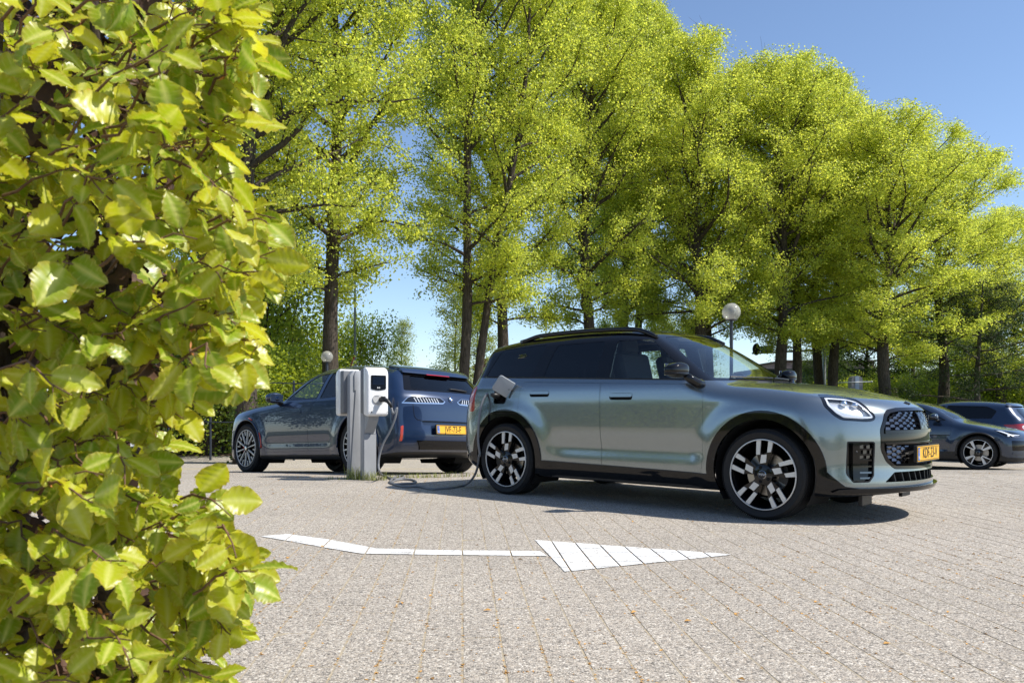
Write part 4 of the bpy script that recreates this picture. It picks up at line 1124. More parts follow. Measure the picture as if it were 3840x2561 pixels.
def build_suv():
    body = suv_body(); cy = .06
    WF = poly_round([(-1.04, 1.062), (-1.20, 1.165), (-1.46, 1.335), (-1.62, 1.405), (-1.862, 1.425), (-1.845, 1.052)], [.01, .2, .2, .06, .01, .01], 3)
    WR = poly_round([(-1.925, 1.052), (-1.945, 1.430), (-2.70, 1.405), (-2.95, 1.28), (-2.98, 1.12), (-2.90, 1.065)], [.01, .01, .08, .05, .05, .03], 3)
    WS = poly_round([(-.70, 1.13), (.70, 1.13), (.54, 1.43), (-.54, 1.43)], .04, 3)
    RG = poly_round([(-.62, 1.098), (.62, 1.098), (.52, 1.290), (-.52, 1.290)], .03, 3)
    DF = poly_round([(-.86, 1.035), (-.72, .98), (-.60, .80), (-.56, .56), (-.575, .300), (-1.712, .315), (-1.69, .76), (-1.815, .99), (-1.868, 1.035)], [.005, .1, .1, .1, .02, .01, .25, .05, .003], 3)
    DR = poly_round([(-1.875, 1.035), (-1.822, .99), (-1.697, .76), (-1.719, .315), (-2.38, .315), (-2.44, .50), (-2.62, .74), (-2.86, .90), (-2.95, 1.04)], [.003, .05, .25, .01, .02, .1, .1, .1, .02], 3)
    LT = poly_round([(.80, .905), (.715, .985), (.66, 1.005), (.24, 1.002), (.155, .950), (.20, .915), (.60, .905)], .014, 2)
    lampL = prism_mesh(LT, -4.5, -3.2, FRONT)
    LT2 = poly_round([(-.68, .905), (-.60, .985), (-.54, 1.005), (-.14, 1.0), (-.045, .950), (-.09, .915), (-.48, .905)], .014, 2); lampR = prism_mesh(LT2, -4.5, -3.2, FRONT)
    PR = poly_round([(-.44, .690), (.56, .690), (.42, .50), (-.30, .50)], .05, 3); prc = prism_mesh(PR, -4.5, -3.2, FRONT)
    low = prism_mesh([(-4.2, -.1), (-4.2, .30), (-3.55, .285), (-3.3, .25), (-3.3, -.1)], -2, 2, SIDE)
    root, K = base_car("dark blue sport utility car parked behind the twin charging posts, seen from its tail", body, M_NAVY, ((-4.15, -1.15, -.05), (1.2, 1.15, 1.85)), (-2.9, .1), .75,
                       (-.05, -2.865), .418, .385, 1, [(WF, M_GLASS), (WR, M_PRIV)], (WS, -1.6, .2), (RG, -4.3, -3.2), [DF, DR], .262,
                       handles=[(-1.42, .868), (-2.47, .895)], extra_cut=[lampL, lampR, prc, low], tyre_hw=.94)
    sh = K.sh
    # tail lamps: dark lens, bright frame, slanted light bars
    for LTp, pr, s_ in ((LT, lampL, 1), (LT2, lampR, -1)):
        t = K.panel("tail_light", pr, M_BLACK, shell=(-.012, -.03))
        K.panel("lamp_frame", pr, M_CHROME, shell=(.002, -.012), parent=t, minus=[prism_mesh(poly_inset(LTp, .011) + np.array([0, .004]), -4.5, -3.2, FRONT)])
        K.panel("lamp_cover", prism_mesh(poly_inset(LTp, .011) + np.array([0, .004]), -4.5, -3.2, FRONT), M_LENS, shell=(-.001, -.004), parent=t)
        x0, x1 = LTp[:, 0].min() + .10, LTp[:, 0].max() - .20
        if s_ < 0: x0, x1 = x0 + .10, x1 + .10
        for q in np.linspace(x0, x1, 9):
            d = -.026 * s_
            K.panel("light_bar", prism_mesh([(q, .928), (q + .009, .928), (q + .009 - d, .986), (q - d, .986)], -4.5, -3.2, FRONT), M_WHITE, shell=(-.006, -.016), parent=t)
    SU = poly_round([(-.72, 1.082), (.72, 1.082), (.59, 1.325), (-.59, 1.325)], .03, 3)
    K.panel("rear_glass_surround", prism_mesh(SU, -4.5, -3.2, FRONT), M_BLACK, shell=(.003, -.002), minus=[prism_mesh(RG, -4.5, -3.2, FRONT)])
    # tailgate edge lines
    gate = MB()
    yy = np.concatenate([np.linspace(.655, .645, 4), [.63, .60, .55, .50], np.linspace(.4, -.38, 8)]); zz = np.concatenate([np.linspace(.90, .76, 4), [.72, .70, .688, .684], np.full(8, .683)])
    q = K.front_pt(yy, zz, -1); gate.tube(q, .004, 5); gate.build("tailgate_gap", M_DARK, root)
    K.panel("plate_recess", prism_mesh(poly_inset(PR, -.006), -4.5, -3.2, FRONT), M_NAVY, shell=(-.035, -.045))
    pp = K.front_pt(cy + .03, .58, -1)[0]
    number_plate(root, "JVF-73-F", (pp[0] - .006, cy + .03, .580), (0, -1, 0), (.10, 0, 1))
    rp = K.front_pt(cy, .985, -1)[0]; nn = body.normal(rp[None])[0]; e1 = np.array([0, -1.0, 0]); e2 = np.cross(nn, e1); e2 /= np.linalg.norm(e2); fr = frame(e1, e2, rp + nn * .002)
    em = empty("round_emblem", (0, 0, 0)); em.parent = root
    MB().prism(circle((0, 0), .041, 32), 0, .006, fr).build("emblem_ring", M_CHROME, em)
    MB().prism(circle((0, 0), .0375, 32), .0062, .0075, fr).build("emblem_field", M_BLACK, em)
    wq, bq = MB(), MB()
    for k in range(4): (wq if k % 2 else bq).prism([(0, 0)] + [tuple(p) for p in circle((0, 0), .024, 8, k * math.pi / 2, (k + 1) * math.pi / 2, True)], .0077, .0085, fr)
    wq.build("emblem_white", M_WHITE, em); bq.build("emblem_blue", M_PLBLUE, em)
    # bumper parts
    K.panel("rear_reflector", prism_mesh(poly_round([(.785, .625), (.812, .615), (.825, .425), (.800, .425)], .006, 2), -4.5, -3.2, FRONT), M_REFL, shell=(.003, -.004))
    K.panel("rear_reflector", prism_mesh(poly_round([(-.785, .625), (-.812, .615), (-.825, .425), (-.800, .425)], .006, 2), -4.5, -3.2, FRONT), M_REFL, shell=(.003, -.004))
    K.panel("bumper_bar", prism_mesh([(-.62, .435), (.62, .435), (.56, .318), (-.50, .318)], -4.5, -3.2, FRONT), M_BLACK, shell=(.022, -.01))
    K.panel("diffuser", low, M_SATIN, shell=(.002, -.012))
    K.panel("rear_spoiler", prism_mesh([(-3.75, 1.29), (-3.36, 1.335), (-3.10, 1.40), (-3.1, 1.60), (-3.75, 1.55)], -2, 2, SIDE), M_NAVY, shell=(.030, -.01), minus=[prism_mesh([(-5, 1), (1, 1), (1, 2), (-5, 2)], .60, 2, SIDE), prism_mesh([(-5, 1), (1, 1), (1, 2), (-5, 2)], -2, -.60, SIDE)])
    K.panel("brake_lamp", prism_mesh([(-.14, 1.312), (.26, 1.312), (.26, 1.324), (-.14, 1.324)], -4.5, -3.2, FRONT), M_TAILRED, shell=(.034, .01))
    q = K.front_pt(np.linspace(-.32, .0, 7), np.linspace(1.115, 1.135, 7), -1); MB().tube(q + np.array([-.016, 0, 0]), [.012, .014, .014, .013, .012, .010, .007], 6).build("wiper", M_SATIN, root, smooth=True)
    # arch lips and red strips added as reflections of side lamps
    for a in (-.05, -2.865):
        pts = circle((a, .385), .424, 28, R(-4), R(184), True)
        for s_ in (1, -1): MB().tube(K.side_pt(pts[:, 0], pts[:, 1], s_) + np.array([0, s_ * .004, 0]), .013, 6).build("arch_lip", M_NAVY, root, smooth=True)
    sm = circle((-.05, .385), .455, 8, R(152), R(182), True); MB().tube(K.side_pt(sm[:, 0], sm[:, 1], 1) + np.array([0, .004, 0]), .010, 5).build("side_lamp_reflection", M_REFL, root, smooth=True)
    sm = circle((-.05, .385), .450, 5, R(100), R(114), True); MB().tube(K.side_pt(sm[:, 0], sm[:, 1], 1) + np.array([0, .004, 0]), .010, 5).build("side_lamp_reflection", M_REFL, root, smooth=True)
    side_mirrors(root, (-1.02, 1.055, 1.085), M_NAVY, dims=(.17, .25, .15), base=(-.96, .88, 1.0))
    M_INS = pmat("grey wheel insert", (.22, .21, .19), rough=.35, metal=.5)
    def face():
        o = []
        for k in range(10):
            a = k * math.pi / 5 + .1
            o.append((bar2(.055, .272, .011, .017, a), -.030, -.006)); o.append((bar2(.196, .270, .011, .013, a + math.pi / 10), -.024, -.008))
        return o
    def back():
        o = []
        for k in range(20):
            a0 = k * math.pi / 10 + .1 + .05; a1 = a0 + math.pi / 10 - .10
            if (k * 7) % 3: o.append((np.concatenate([circle((0, 0), .195, 5, a0, a1, True), circle((0, 0), .262, 5, a1, a0, True)]), -.034, -.022))
        for k in range(10):
            a = k * math.pi / 5 + .1; o.append((bar2(.05, .272, .022, .03, a), -.06, -.032))
        return o
    for x in (-.05, -2.865):
        for s_ in (-1, 1):
            build_wheel(root, (x, s_ * (.945 - .1275), .372), s_, face, back, .283, .372, .255, caliper=(M_REDCAL, math.pi if x > -1 else .3), hub_r=.07, cap_mat=M_CHROME, turn=.1, back_mat=M_BLACK)
    cabin(root, K, floor=.33, belt=1.06, xf=-1.05, seat_x=(-1.85, -2.75))
    sit_vehicle(root, -3.50, 13.56, R(137.1), 2.865)
    return root, K

SUV, SUV_K = build_suv(); drop_meshes()

def build_fastback():
    body = fastback_body()
    WF = poly_round([(-.62, 1.012), (-1.00, 1.225), (-1.22, 1.325), (-1.52, 1.345), (-1.55, 1.02)], [.01, .15, .08, .02, .01], 3)
    WR = poly_round([(-1.62, 1.02), (-1.59, 1.348), (-2.2, 1.33), (-2.62, 1.20), (-2.70, 1.04)], [.01, .02, .15, .08, .02], 3)
    WS = poly_round([(-.68, 1.045), (.68, 1.045), (.50, 1.35), (-.50, 1.35)], .04, 3)
    RG = poly_round([(-.5, 1.16), (.5, 1.16), (.45, 1.32), (-.45, 1.32)], .03, 3)
    DF = poly_round([(-.50, .985), (-.495, .36), (-1.60, .36), (-1.60, .998)], [.01, .03, .02, .003], 3)
    DR = poly_round([(-1.607, .998), (-1.607, .36), (-2.28, .36), (-2.36, .55), (-2.55, .70), (-2.72, .80), (-2.72, .985)], [.003, .02, .02, .1, .1, .1, .02], 3)
    OBL = frame((.7071, .7071, 0), (0, 0, 1))
    HL = poly_round([(-.40, .815), (-.02, .775), (.10, .735), (.06, .690), (-.20, .665), (-.27, .672)], .012, 2); hl = prism_mesh(HL, .25, 2.6, OBL)
    AI = poly_round([(-.17, .60), (.25, .59), (.25, .40), (-.16, .40)], .02, 2); ai = prism_mesh(AI, .25, 2.6, OBL)
    low = prism_mesh([(.28, -.1), (.28, .315), (.40, .31), (.52, .265), (1.3, .255), (1.3, -.1)], -2, 2, SIDE)
    root, K = base_car("dark blue low fastback parked nose out beyond the green crossover's bonnet", body, M_MIDNIGHT, ((-3.95, -1.1, -.05), (1.25, 1.1, 1.75)), (-2.8, .1), .68,
                       (0, -2.735), .392, .348, -1, [(WF, M_GLASS), (WR, M_PRIV)], (WS, -1.4, .2), (RG, -4.2, -2.4), [DF, DR], .365, handles=[(-1.42, .93), (-2.42, .94)], extra_cut=[hl, ai, low])
    t = K.panel("headlight", hl, M_LENS, shell=(.001, -.003)); K.panel("lamp_bowl", prism_mesh(poly_inset(HL, -.006), .25, 2.6, OBL), M_BLACK, shell=(-.04, -.05), parent=t)
    K.panel("daylight_bar", prism_mesh(poly_round([(-.36, .805), (-.28, .800), (-.135, .727), (.075, .715), (.07, .703), (-.16, .712), (-.20, .680), (-.225, .685), (-.20, .728)], .003, 1), .25, 2.6, OBL), M_WHITE, shell=(-.006, -.02), parent=t)
    K.panel("lamp_block", prism_mesh([(-.12, .70), (.03, .70), (.02, .68), (-.13, .678)], .25, 2.6, OBL), M_DCHROME, shell=(-.01, -.03), parent=t)
    K.panel("air_intake", prism_mesh(poly_inset(AI, -.006), .25, 2.6, OBL), M_BLACK, shell=(-.018, -.03))
    K.panel("bumper_blade", prism_mesh([(-.15, .365), (.30, .355), (.30, .315), (-.17, .33)], .25, 2.6, OBL), M_MIDNIGHT, shell=(.012, -.01))
    K.panel("lower_bumper", low, M_SATIN, shell=(.004, -.012), minus=[cyl_mesh((0, .348), .392, -2, 2)])
    for a in (0, -2.735):
        pts = circle((a, .348), .405, 28, R(-10), R(190), True)
        for s_ in (1, -1): MB().tube(K.side_pt(pts[:, 0], pts[:, 1], s_) + np.array([0, s_ * .003, 0]), .018, 6).build("arch_lip", M_SATIN, root, smooth=True)
    pts = K.side_pt(np.linspace(-2.6, -.52, 30), np.full(30, .70), -1); MB().tube(pts + np.array([0, -.002, 0]), .008, 5).build("door_moulding", M_SATIN, root, smooth=True)
    side_mirrors(root, (-.80, 1.005, 1.075), M_MIDNIGHT, dims=(.16, .24, .135), base=(-.74, .86, 1.0))
    def face():
        o = []
        for k in range(4):
            c, s = math.cos(k * math.pi / 2), math.sin(k * math.pi / 2); Rm = np.array([[c, s], [-s, c]])
            o.append((np.array([(-.152, .218), (-.098, .246), (-.045, .090), (-.066, .068)]) @ Rm, -.026, -.006))
            o.append((np.array([(-.262, .142), (-.254, .154), (-.060, .072), (-.078, .050)]) @ Rm, -.026, -.008))
        return o
    def back():
        return [(bar2(.05, .265, .05, .09, k * math.pi / 2 + 2.25), -.06, -.03) for k in range(4)]
    for x in (0, -2.735):
        for s_ in (-1, 1): build_wheel(root, (x, s_ * (.905 - .1225), .345), s_, face, back, .268, .345, .245, caliper=(M_DISC, 0.1), hub_r=.075, cap_mat=M_SATIN)
    cabin(root, K, floor=.24, belt=1.0, xf=-.62, seat_x=(-1.50, -2.35))
    sit_vehicle(root, 10.10, 17.72, R(-40), 2.735); root.location.z += .022
    return root, K

FASTB, FASTB_K = build_fastback(); drop_meshes()

def build_hatch(label, paint_m, group=None):
    body = hatch_body()
    WF = poly_round([(-.78, 1.055), (-1.05, 1.235), (-1.22, 1.325), (-1.55, 1.375), (-1.57, 1.06)], [.01, .15, .08, .02, .01], 3)
    WR = poly_round([(-1.64, 1.06), (-1.62, 1.378), (-2.5, 1.355), (-2.72, 1.25), (-2.62, 1.075)], [.01, .02, .06, .05, .02], 3)
    WS = poly_round([(-.66, 1.09), (.66, 1.09), (.52, 1.39), (-.52, 1.39)], .04, 3)
    RG = poly_round([(-.56, 1.05), (.56, 1.05), (.46, 1.30), (-.46, 1.30)], .04, 3)
    DF = poly_round([(-.62, 1.03), (-.50, .70), (-.52, .34), (-1.60, .34), (-1.60, 1.04)], [.01, .1, .03, .02, .003], 3)
    DR = poly_round([(-1.607, 1.04), (-1.607, .34), (-2.20, .34), (-2.28, .52), (-2.46, .70), (-2.68, .82), (-2.68, 1.05)], [.003, .02, .02, .1, .1, .1, .02], 3)
    LTl = poly_round([(.86, .93), (.86, .86), (.80, .80), (.62, .78), (.56, .82), (.60, .92), (.72, .955)], .02, 2)
    lp = [prism_mesh(LTl * np.array([s, 1]), -4.2, -2.6, FRONT) for s in (1, -1)]
    root, K = base_car(label, body, paint_m, ((-3.75, -1.1, -.05), (1.15, 1.1, 1.8)), (-2.7, .1), .70, (0, -2.65), .375, .345, 1, [(WF, M_PRIV), (WR, M_PRIV)], (WS, -1.5, .2), (RG, -4, -2.6), [DF, DR], .30,
                       handles=[(-1.40, .93), (-2.35, .95)], extra_cut=lp, group=group)
    for p, s in zip(lp, (1, -1)):
        t = K.panel("tail_light", p, M_TAILRED, shell=(.004, -.02))
        q = circle((s * .70, .865), .045, 18)
        K.panel("lamp_ring", prism_mesh(q, -4.2, -2.6, FRONT), M_WHITE, shell=(.006, -.01), parent=t, minus=[prism_mesh(circle((s * .70, .865), .022, 16), -4.2, -2.6, FRONT)])
    K.panel("rear_spoiler", prism_mesh([(-3.5, 1.33), (-2.9, 1.375), (-2.8, 1.6), (-3.5, 1.6)], -2, 2, SIDE), paint_m, shell=(.028, -.01))
    K.panel("lower_rear_bumper", prism_mesh([(-4, -.1), (-4, .42), (-3.25, .42), (-3.0, .34), (-3.0, -.1)], -2, 2, SIDE), M_SATIN, shell=(.004, -.01))
    side_mirrors(root, (-.72, 1.0, 1.08), paint_m, dims=(.15, .22, .14), base=(-.66, .86, 1.02))
    face = lambda: [(bar2(.06, .235, .035, .05, k * 2 * math.pi / 5), -.03, -.006) for k in range(5)]
    back = lambda: [(bar2(.05, .235, .06, .08, k * 2 * math.pi / 5), -.06, -.031) for k in range(5)]
    for x in (0, -2.65):
        for s_ in (-1, 1): build_wheel(root, (x, s_ * (.895 - .11), .33), s_, face, back, .238, .33, .22)
    cabin(root, K, floor=.28, belt=1.04, xf=-.75, seat_x=(-1.5, -2.3))
    return root, K

HATCH, HATCH_K = build_hatch("petrol blue hatchback with round red tail lamp, parked behind the low fastback", M_PETROL)
sit_vehicle(HATCH, 10.2, 22.5, R(137), 2.65)
WHITEC, WHITE_K = build_hatch("white hatchback glimpsed through gaps in the beech hedge leaves", M_WHITECAR)
sit_vehicle(WHITEC, -11.7, 21.5, R(137), 2.65)
drop_meshes()
# ------------------------------------------------------------------ painted arrow: one sheet of paint per stone, joints left bare
def clip_poly(S, C):
    """Sutherland-Hodgman: subject S clipped by convex counter-clockwise C"""
    out = [tuple(p) for p in S]
    for i in range(len(C)):
        a, b = np.array(C[i]), np.array(C[(i + 1) % len(C)]); inp, out = out, []
        if not inp: break
        side = lambda p: (b[0] - a[0]) * (p[1] - a[1]) - (b[1] - a[1]) * (p[0] - a[0])
        for k in range(len(inp)):
            p, q = inp[k - 1], inp[k]; sp, sq = side(p), side(q)
            if (sp >= 0) != (sq >= 0): t = sp / (sp - sq); out.append((p[0] + t * (q[0] - p[0]), p[1] + t * (q[1] - p[1])))
            if sq >= 0: out.append(q)
    return out

def paint_material():
    m, nt, b = nodes_of("worn white road paint"); L = nt.links.new
    geo = N(nt, "ShaderNodeNewGeometry"); no = N(nt, "ShaderNodeTexNoise", Scale=55.0, Detail=6.0); L(geo.outputs["Position"], no.inputs["Vector"])
    n2 = N(nt, "ShaderNodeTexNoise", Scale=5.0, Detail=4.0); L(geo.outputs["Position"], n2.inputs["Vector"])
    r = N(nt, "ShaderNodeValToRGB"); r.color_ramp.elements[0].position = .395; r.color_ramp.elements[0].color = rgba((.40, .37, .33)); r.color_ramp.elements[1].position = .47; r.color_ramp.elements[1].color = rgba((.74, .74, .72))
    mx = N(nt, "ShaderNodeMath", operation='ADD'); mx.inputs[1].default_value = -.04
    ml = N(nt, "ShaderNodeMath", operation='MULTIPLY_ADD'); ml.inputs[1].default_value = .35; L(n2.outputs["Fac"], ml.inputs[0]); L(no.outputs["Fac"], ml.inputs[2]); L(ml.outputs[0], mx.inputs[0])
    mm = N(nt, "ShaderNodeMath", operation='MULTIPLY'); mm.inputs[1].default_value = .8; L(mx.outputs[0], mm.inputs[0]); L(mm.outputs[0], r.inputs[0])
    L(r.outputs[0], b.inputs["Base Color"]); b.inputs["Roughness"].default_value = .7
    vo = N(nt, "ShaderNodeTexVoronoi", Scale=120.0); L(geo.outputs["Position"], vo.inputs["Vector"])
    bp = N(nt, "ShaderNodeBump"); bp.inputs["Strength"].default_value = .25; bp.inputs["Distance"].default_value = .003; L(vo.outputs["Distance"], bp.inputs["Height"]); L(bp.outputs[0], b.inputs["Normal"])
    return m

def build_arrow():
    G = lambda u, v: tuple(pix_ground(u, v)[:2])
    top = [G(976, 2011.6), G(1080, 2003.6), G(1234, 2024), G(1408, 2057), G(1608, 2063.7), G(2024, 2067.7)]
    bot = [G(976, 2011.6), G(1110, 2034), G(1234, 2057), G(1354, 2077), G(1675, 2082), G(2053, 2086)]
    pieces = [[bot[i], bot[i + 1], top[i + 1], top[i]] for i in range(5)] + [[G(2118, 2145), G(2753, 2080.5), G(2006, 2026)]]
    pw, pl, gap, th = PAVE; hw, hl = pw / 2 - .0046, pl / 2 - .0040
    ct, st = math.cos(th), math.sin(th); V, F = [], []
    for S in pieces:
        P = [p for i, p in enumerate(S) if np.linalg.norm(np.subtract(p, S[i - 1])) > 1e-4]
        if sum(P[i - 1][0] * P[i][1] - P[i][0] * P[i - 1][1] for i in range(len(P))) < 0: P = P[::-1]
        cx, cy = np.mean([p[0] for p in P]), np.mean([p[1] for p in P])
        for c in CELLS[np.hypot(CELLS[:, 0] - cx, CELLS[:, 1] - cy) < 1.6]:
            col = int(math.floor((ct * c[0] + st * c[1]) / pw)); shaft = len(S) == 4
            xl = -pw / 2 if shaft and col % 2 else -hw; xr = pw / 2 if shaft and not col % 2 else hw      # paint has bridged every other joint of the shaft
            C = [(c[0] + ct * a - st * b_, c[1] + st * a + ct * b_) for a, b_ in ((xl, -hl), (xr, -hl), (xr, hl), (xl, hl))]
            Q = clip_poly(P, C)
            if len(Q) > 2: F.append(list(range(len(V), len(V) + len(Q)))); V += [(q[0], q[1], .0042 + gz(q[1])) for q in Q]
    o = link_mesh("road_marking", mesh_np("road_marking", V, F), LOT, paint_material())
    return o
build_arrow()

# ------------------------------------------------------------------ twin charging posts, cable, weeds
def bevel_mesh(me, w, seg=3, angle=30):
    bm = bmesh.new(); bm.from_mesh(me)
    ed = [e for e in bm.edges if len(e.link_faces) == 2 and e.calc_face_angle(0) > R(angle)]
    bmesh.ops.bevel(bm, geom=ed, offset=w, segments=seg, profile=.5, affect='EDGES', clamp_overlap=True)
    bm.to_mesh(me); bm.free(); me.shade_smooth(); me.set_sharp_from_angle(angle=R(50)); return me

M_POST = pmat("grey powder coated steel", (.30, .31, .325), rough=.45, var=.06, scale=6, bump=.03, bscale=200)
M_POSTDK = pmat("dark grey housing", (.16, .165, .175), rough=.5)
M_COVER = pmat("white plastic cover", (.78, .78, .77), rough=.3, coat=.3)
M_SCREEN = pmat("black display glass", (.008, .009, .011), rough=.05, coat=1.0)
M_SOCK = pmat("light grey socket", (.48, .48, .47), rough=.4)
M_GALV_LOCK = pmat("steel lock barrel", (.4, .4, .4), rough=.3, metal=1.0)
M_CABLE = pmat("grey cable rubber", (.17, .175, .185), rough=.42)

def build_charger():
    a = R(38); e1 = np.array([math.cos(a), math.sin(a), 0]); ez = np.array([0, 0, 1.0]); n = np.cross(e1, ez)
    root = empty("charging_station", label="twin grey charging posts with white boxes, a cable plugged into one", cat="charging station")
    units = [((-1.905, 10.10), -1), ((-1.700, 9.86), 1)]
    for (x, y), sgn in units:
        o = np.array([x, y, gz(y)])
        FR = frame(e1, ez, o)                         # (u, z) -> extrude along n
        SD = frame(n, ez, o)                          # (n, z) -> extrude along -u
        # channel post: wide web plate and flange on the shaded side
        W, D = .165, .085
        top = 1.30
        P = [(-W/2, 0), (W/2, 0), (W/2, top - .03), (W/2 - .03, top), (-W/2 + .05, top), (-W/2, top - .06)]
        taper = [(-W/2, -.02), (W/2, -.02), (W/2, top - .035), (W/2 - .035, top), (-W/2 + .075, top), (-W/2 + .052, top - .05), (-W/2 + .052, 1.06), (-W/2 + .07, 1.06)]
        post = MB().prism(P, -D/2, D/2 - .006, FR).build("post", M_POST, root); bevel_mesh(post.data, .006, 2)
        if sgn < 0:
            plate = MB().prism(taper, D/2 - .0055, D/2 + .010, FR).build("post_front_plate", M_POST, root); bevel_mesh(plate.data, .003, 2)
        # box
        b0 = D / 2 if sgn > 0 else -D / 2
        s = sgn
        bw = .272
        back = MB().prism([(b0 + s * .000, .79), (b0 + s * .085, .772), (b0 + s * .085, 1.30), (b0, 1.30)], -bw/2 + .008, bw/2 - .008, SD).build("box_housing", M_POSTDK, root); bevel_mesh(back.data, .010, 3)
        prof = [(b0 + s * .0855, .770), (b0 + s * .17, .748), (b0 + s * .200, .775), (b0 + s * .205, 1.235), (b0 + s * .185, 1.29), (b0 + s * .14, 1.318), (b0 + s * .0855, 1.322)]
        cov = MB().prism(prof, -bw/2, bw/2, SD).build("box_cover", M_COVER, root); bevel_mesh(cov.data, .022, 4, 20)
        if sgn > 0:
            f0 = b0 + .2045
            sc = MB().prism(poly_round([(-.098, 1.065), (-.02, 1.052), (.02, 1.052), (.098, 1.065), (.098, 1.226), (-.098, 1.226)], .012, 2), f0 - .004, f0 + .0045, FR).build("display", M_SCREEN, root)
            MB().prism([(-.078, 1.118), (.078, 1.118), (.078, 1.212), (-.078, 1.212)], f0 + .0047, f0 + .0053, FR).build("screen", pmat("dark blue screen", (.010, .016, .030), rough=.04, coat=1.0), sc)
            ic = MB(); c = (0, 1.082)
            ic.prism(circle(c, .0045, 12), f0 + .0047, f0 + .0056, FR)
            for k in (0, 1):
                for r_ in (.011, .018):
                    aa = np.linspace(-.75, .75, 8) + k * math.pi
                    ic.prism(np.concatenate([np.stack([c[0] + r_ * np.cos(aa), c[1] + r_ * np.sin(aa)], -1), np.stack([c[0] + (r_ - .0035) * np.cos(aa[::-1]), c[1] + (r_ - .0035) * np.sin(aa[::-1])], -1)]), f0 + .0047, f0 + .0056, FR)
            ic.build("contactless_symbol", M_LETTER, sc)
            so = MB().prism(np.array([(.075 * math.cos(t), .945 + .062 * math.sin(t)) for t in np.linspace(0, 2 * np.pi, 36, endpoint=False)]), f0 - .004, f0 + .006, FR).build("socket_plate", M_SOCK, root); bevel_mesh(so.data, .003, 2)
            MB().prism(circle((-.030, .950), .045, 28), f0 + .0062, f0 + .0105, FR).build("socket_cover", M_SOCK, so)
            MB().prism(poly_round([(-.062, .986), (.0, .986), (0, .980), (-.062, .980)], .002, 1), f0 + .0107, f0 + .0125, FR).build("hinge_line", M_POSTDK, so)
            # bracket under the box
            br = MB().prism([(b0 - .001, .785), (b0 + .12, .77), (b0 + .10, .70), (b0 - .001, .55)], -.055, .075, SD).build("box_bracket", M_POST, root)
            MB().prism([(b0 + .0005, .54), (b0 + .0085, .54), (b0 + .0085, 0.0), (b0 + .0005, 0.0)], -W/2 + .004, W/2 - .004, SD).build("post_front_plate", M_POST, root)
            MB().prism([(-.02, .537), (.07, .537), (.07, .540), (-.02, .540)], b0 + .0087, b0 + .0095, FR).build("plate_seam", M_DARK, root)
            scw = MB()
            for su, sz in ((-.118, .80), (.118, .80), (-.118, 1.28), (.118, 1.28)): scw.prism(circle((su, sz), .0045, 10), f0 - .0005, f0 + .0015, FR)
            scw.build('cover_screws', M_POSTDK, root)
            MB().prism(circle((-.09, .80), .010, 16), f0 + .0004, f0 + .003, FR).build('lock', M_GALV_LOCK, root)
            plug_at = o + e1 * .028 + ez * .945 + n * (f0 + .008)
    # plug
    pl = empty("charging_cable", label="grey charging cable looping from the white box across the paving to the green car", cat="cable")
    d1 = n * .9 + e1 * .2; d1 /= np.linalg.norm(d1)
    pts = [plug_at, plug_at + n * .04, plug_at + n * .085 + ez * -.002, plug_at + n * .12 + e1 * .02 + ez * -.018, plug_at + n * .145 + e1 * .04 + ez * -.055, plug_at + n * .155 + e1 * .05 + ez * -.095]
    MB().tube(pts, [.030, .031, .028, .024, .020, .013], 12).build("plug", M_SATIN, pl, smooth=True)
    MB().box(plug_at + n * .055 + ez * .030, (.05, .03, .012), rz=a, bev=.004).build("plug_latch", M_SATIN, pl)
    start = np.array(pts[-1])
    def at(u, v, Y): return pix(u, v, Y)
    def g(u, v, lift=.011): p = pix_ground(u, v); p[2] += lift; return p
    Z5 = lambda x, y: (1200 + x * .3188, 1350 + y * .3188)
    path = [start, start + np.array([.03, -.02, -.07])]
    for (x, y), Y in (((905, 560), 9.58), ((885, 680), 9.56), ((820, 840), 9.56), ((745, 980), 9.56), ((700, 1120), 9.55), ((688, 1230), 9.52), ((705, 1320), 9.5)): path.append(at(*Z5(x, y), Y))
    for x, y in ((760, 1378), (840, 1408), (905, 1412), (960, 1398), (990, 1385), (960, 1372), (890, 1385), (840, 1420), (825, 1448), (880, 1470), (1000, 1466), (1100, 1460), (1130, 1442), (1080, 1420), (960, 1415), (880, 1430), (850, 1455), (900, 1480), (1010, 1503), (1130, 1498), (1210, 1508), (1300, 1530), (1420, 1524), (1560, 1512), (1680, 1490)): path.append(g(*Z5(x, y)))
    lift = 0
    inlet = np.array(CROSS.matrix_world @ Vector((-2.785, -.905, .965)))
    for (x, y), Y in (((1760, 1430), 8.72), ((1820, 1350), 8.6), ((1858, 1240), 8.5), ((1872, 1120), 8.42)): path.append(at(*Z5(x, y), Y))
    z1 = lambda x, y: (1750 + x * .5102, 1200 + y * .5102)
    for (x, y), Y in (((97, 990), 8.36), ((84, 870), 8.33), ((93, 720), 8.33), ((110, 620), 8.35), ((138, 560), 8.38), ((170, 527), 8.42), ((200, 514), 8.46)): path.append(at(*z1(x, y), Y))
    path.append(inlet)
    P = np.array(path)
    # smooth resample (Catmull-Rom)
    Q = []
    for i in range(len(P) - 1):
        p0, p1, p2, p3 = P[max(i - 1, 0)], P[i], P[i + 1], P[min(i + 2, len(P) - 1)]
        for t in np.linspace(0, 1, 6, endpoint=False):
            Q.append(.5 * ((2 * p1) + (-p0 + p2) * t + (2 * p0 - 5 * p1 + 4 * p2 - p3) * t * t + (-p0 + 3 * p1 - 3 * p2 + p3) * t ** 3))
    Q.append(P[-1]); Q = np.array(Q)
    gzq = np.array([gz(y) for y in Q[:, 1]]) + .0125; Q[:, 2] = np.maximum(Q[:, 2], gzq)
    MB().tube(Q, .0125, 8).build("cable_run", M_CABLE, pl, smooth=True)
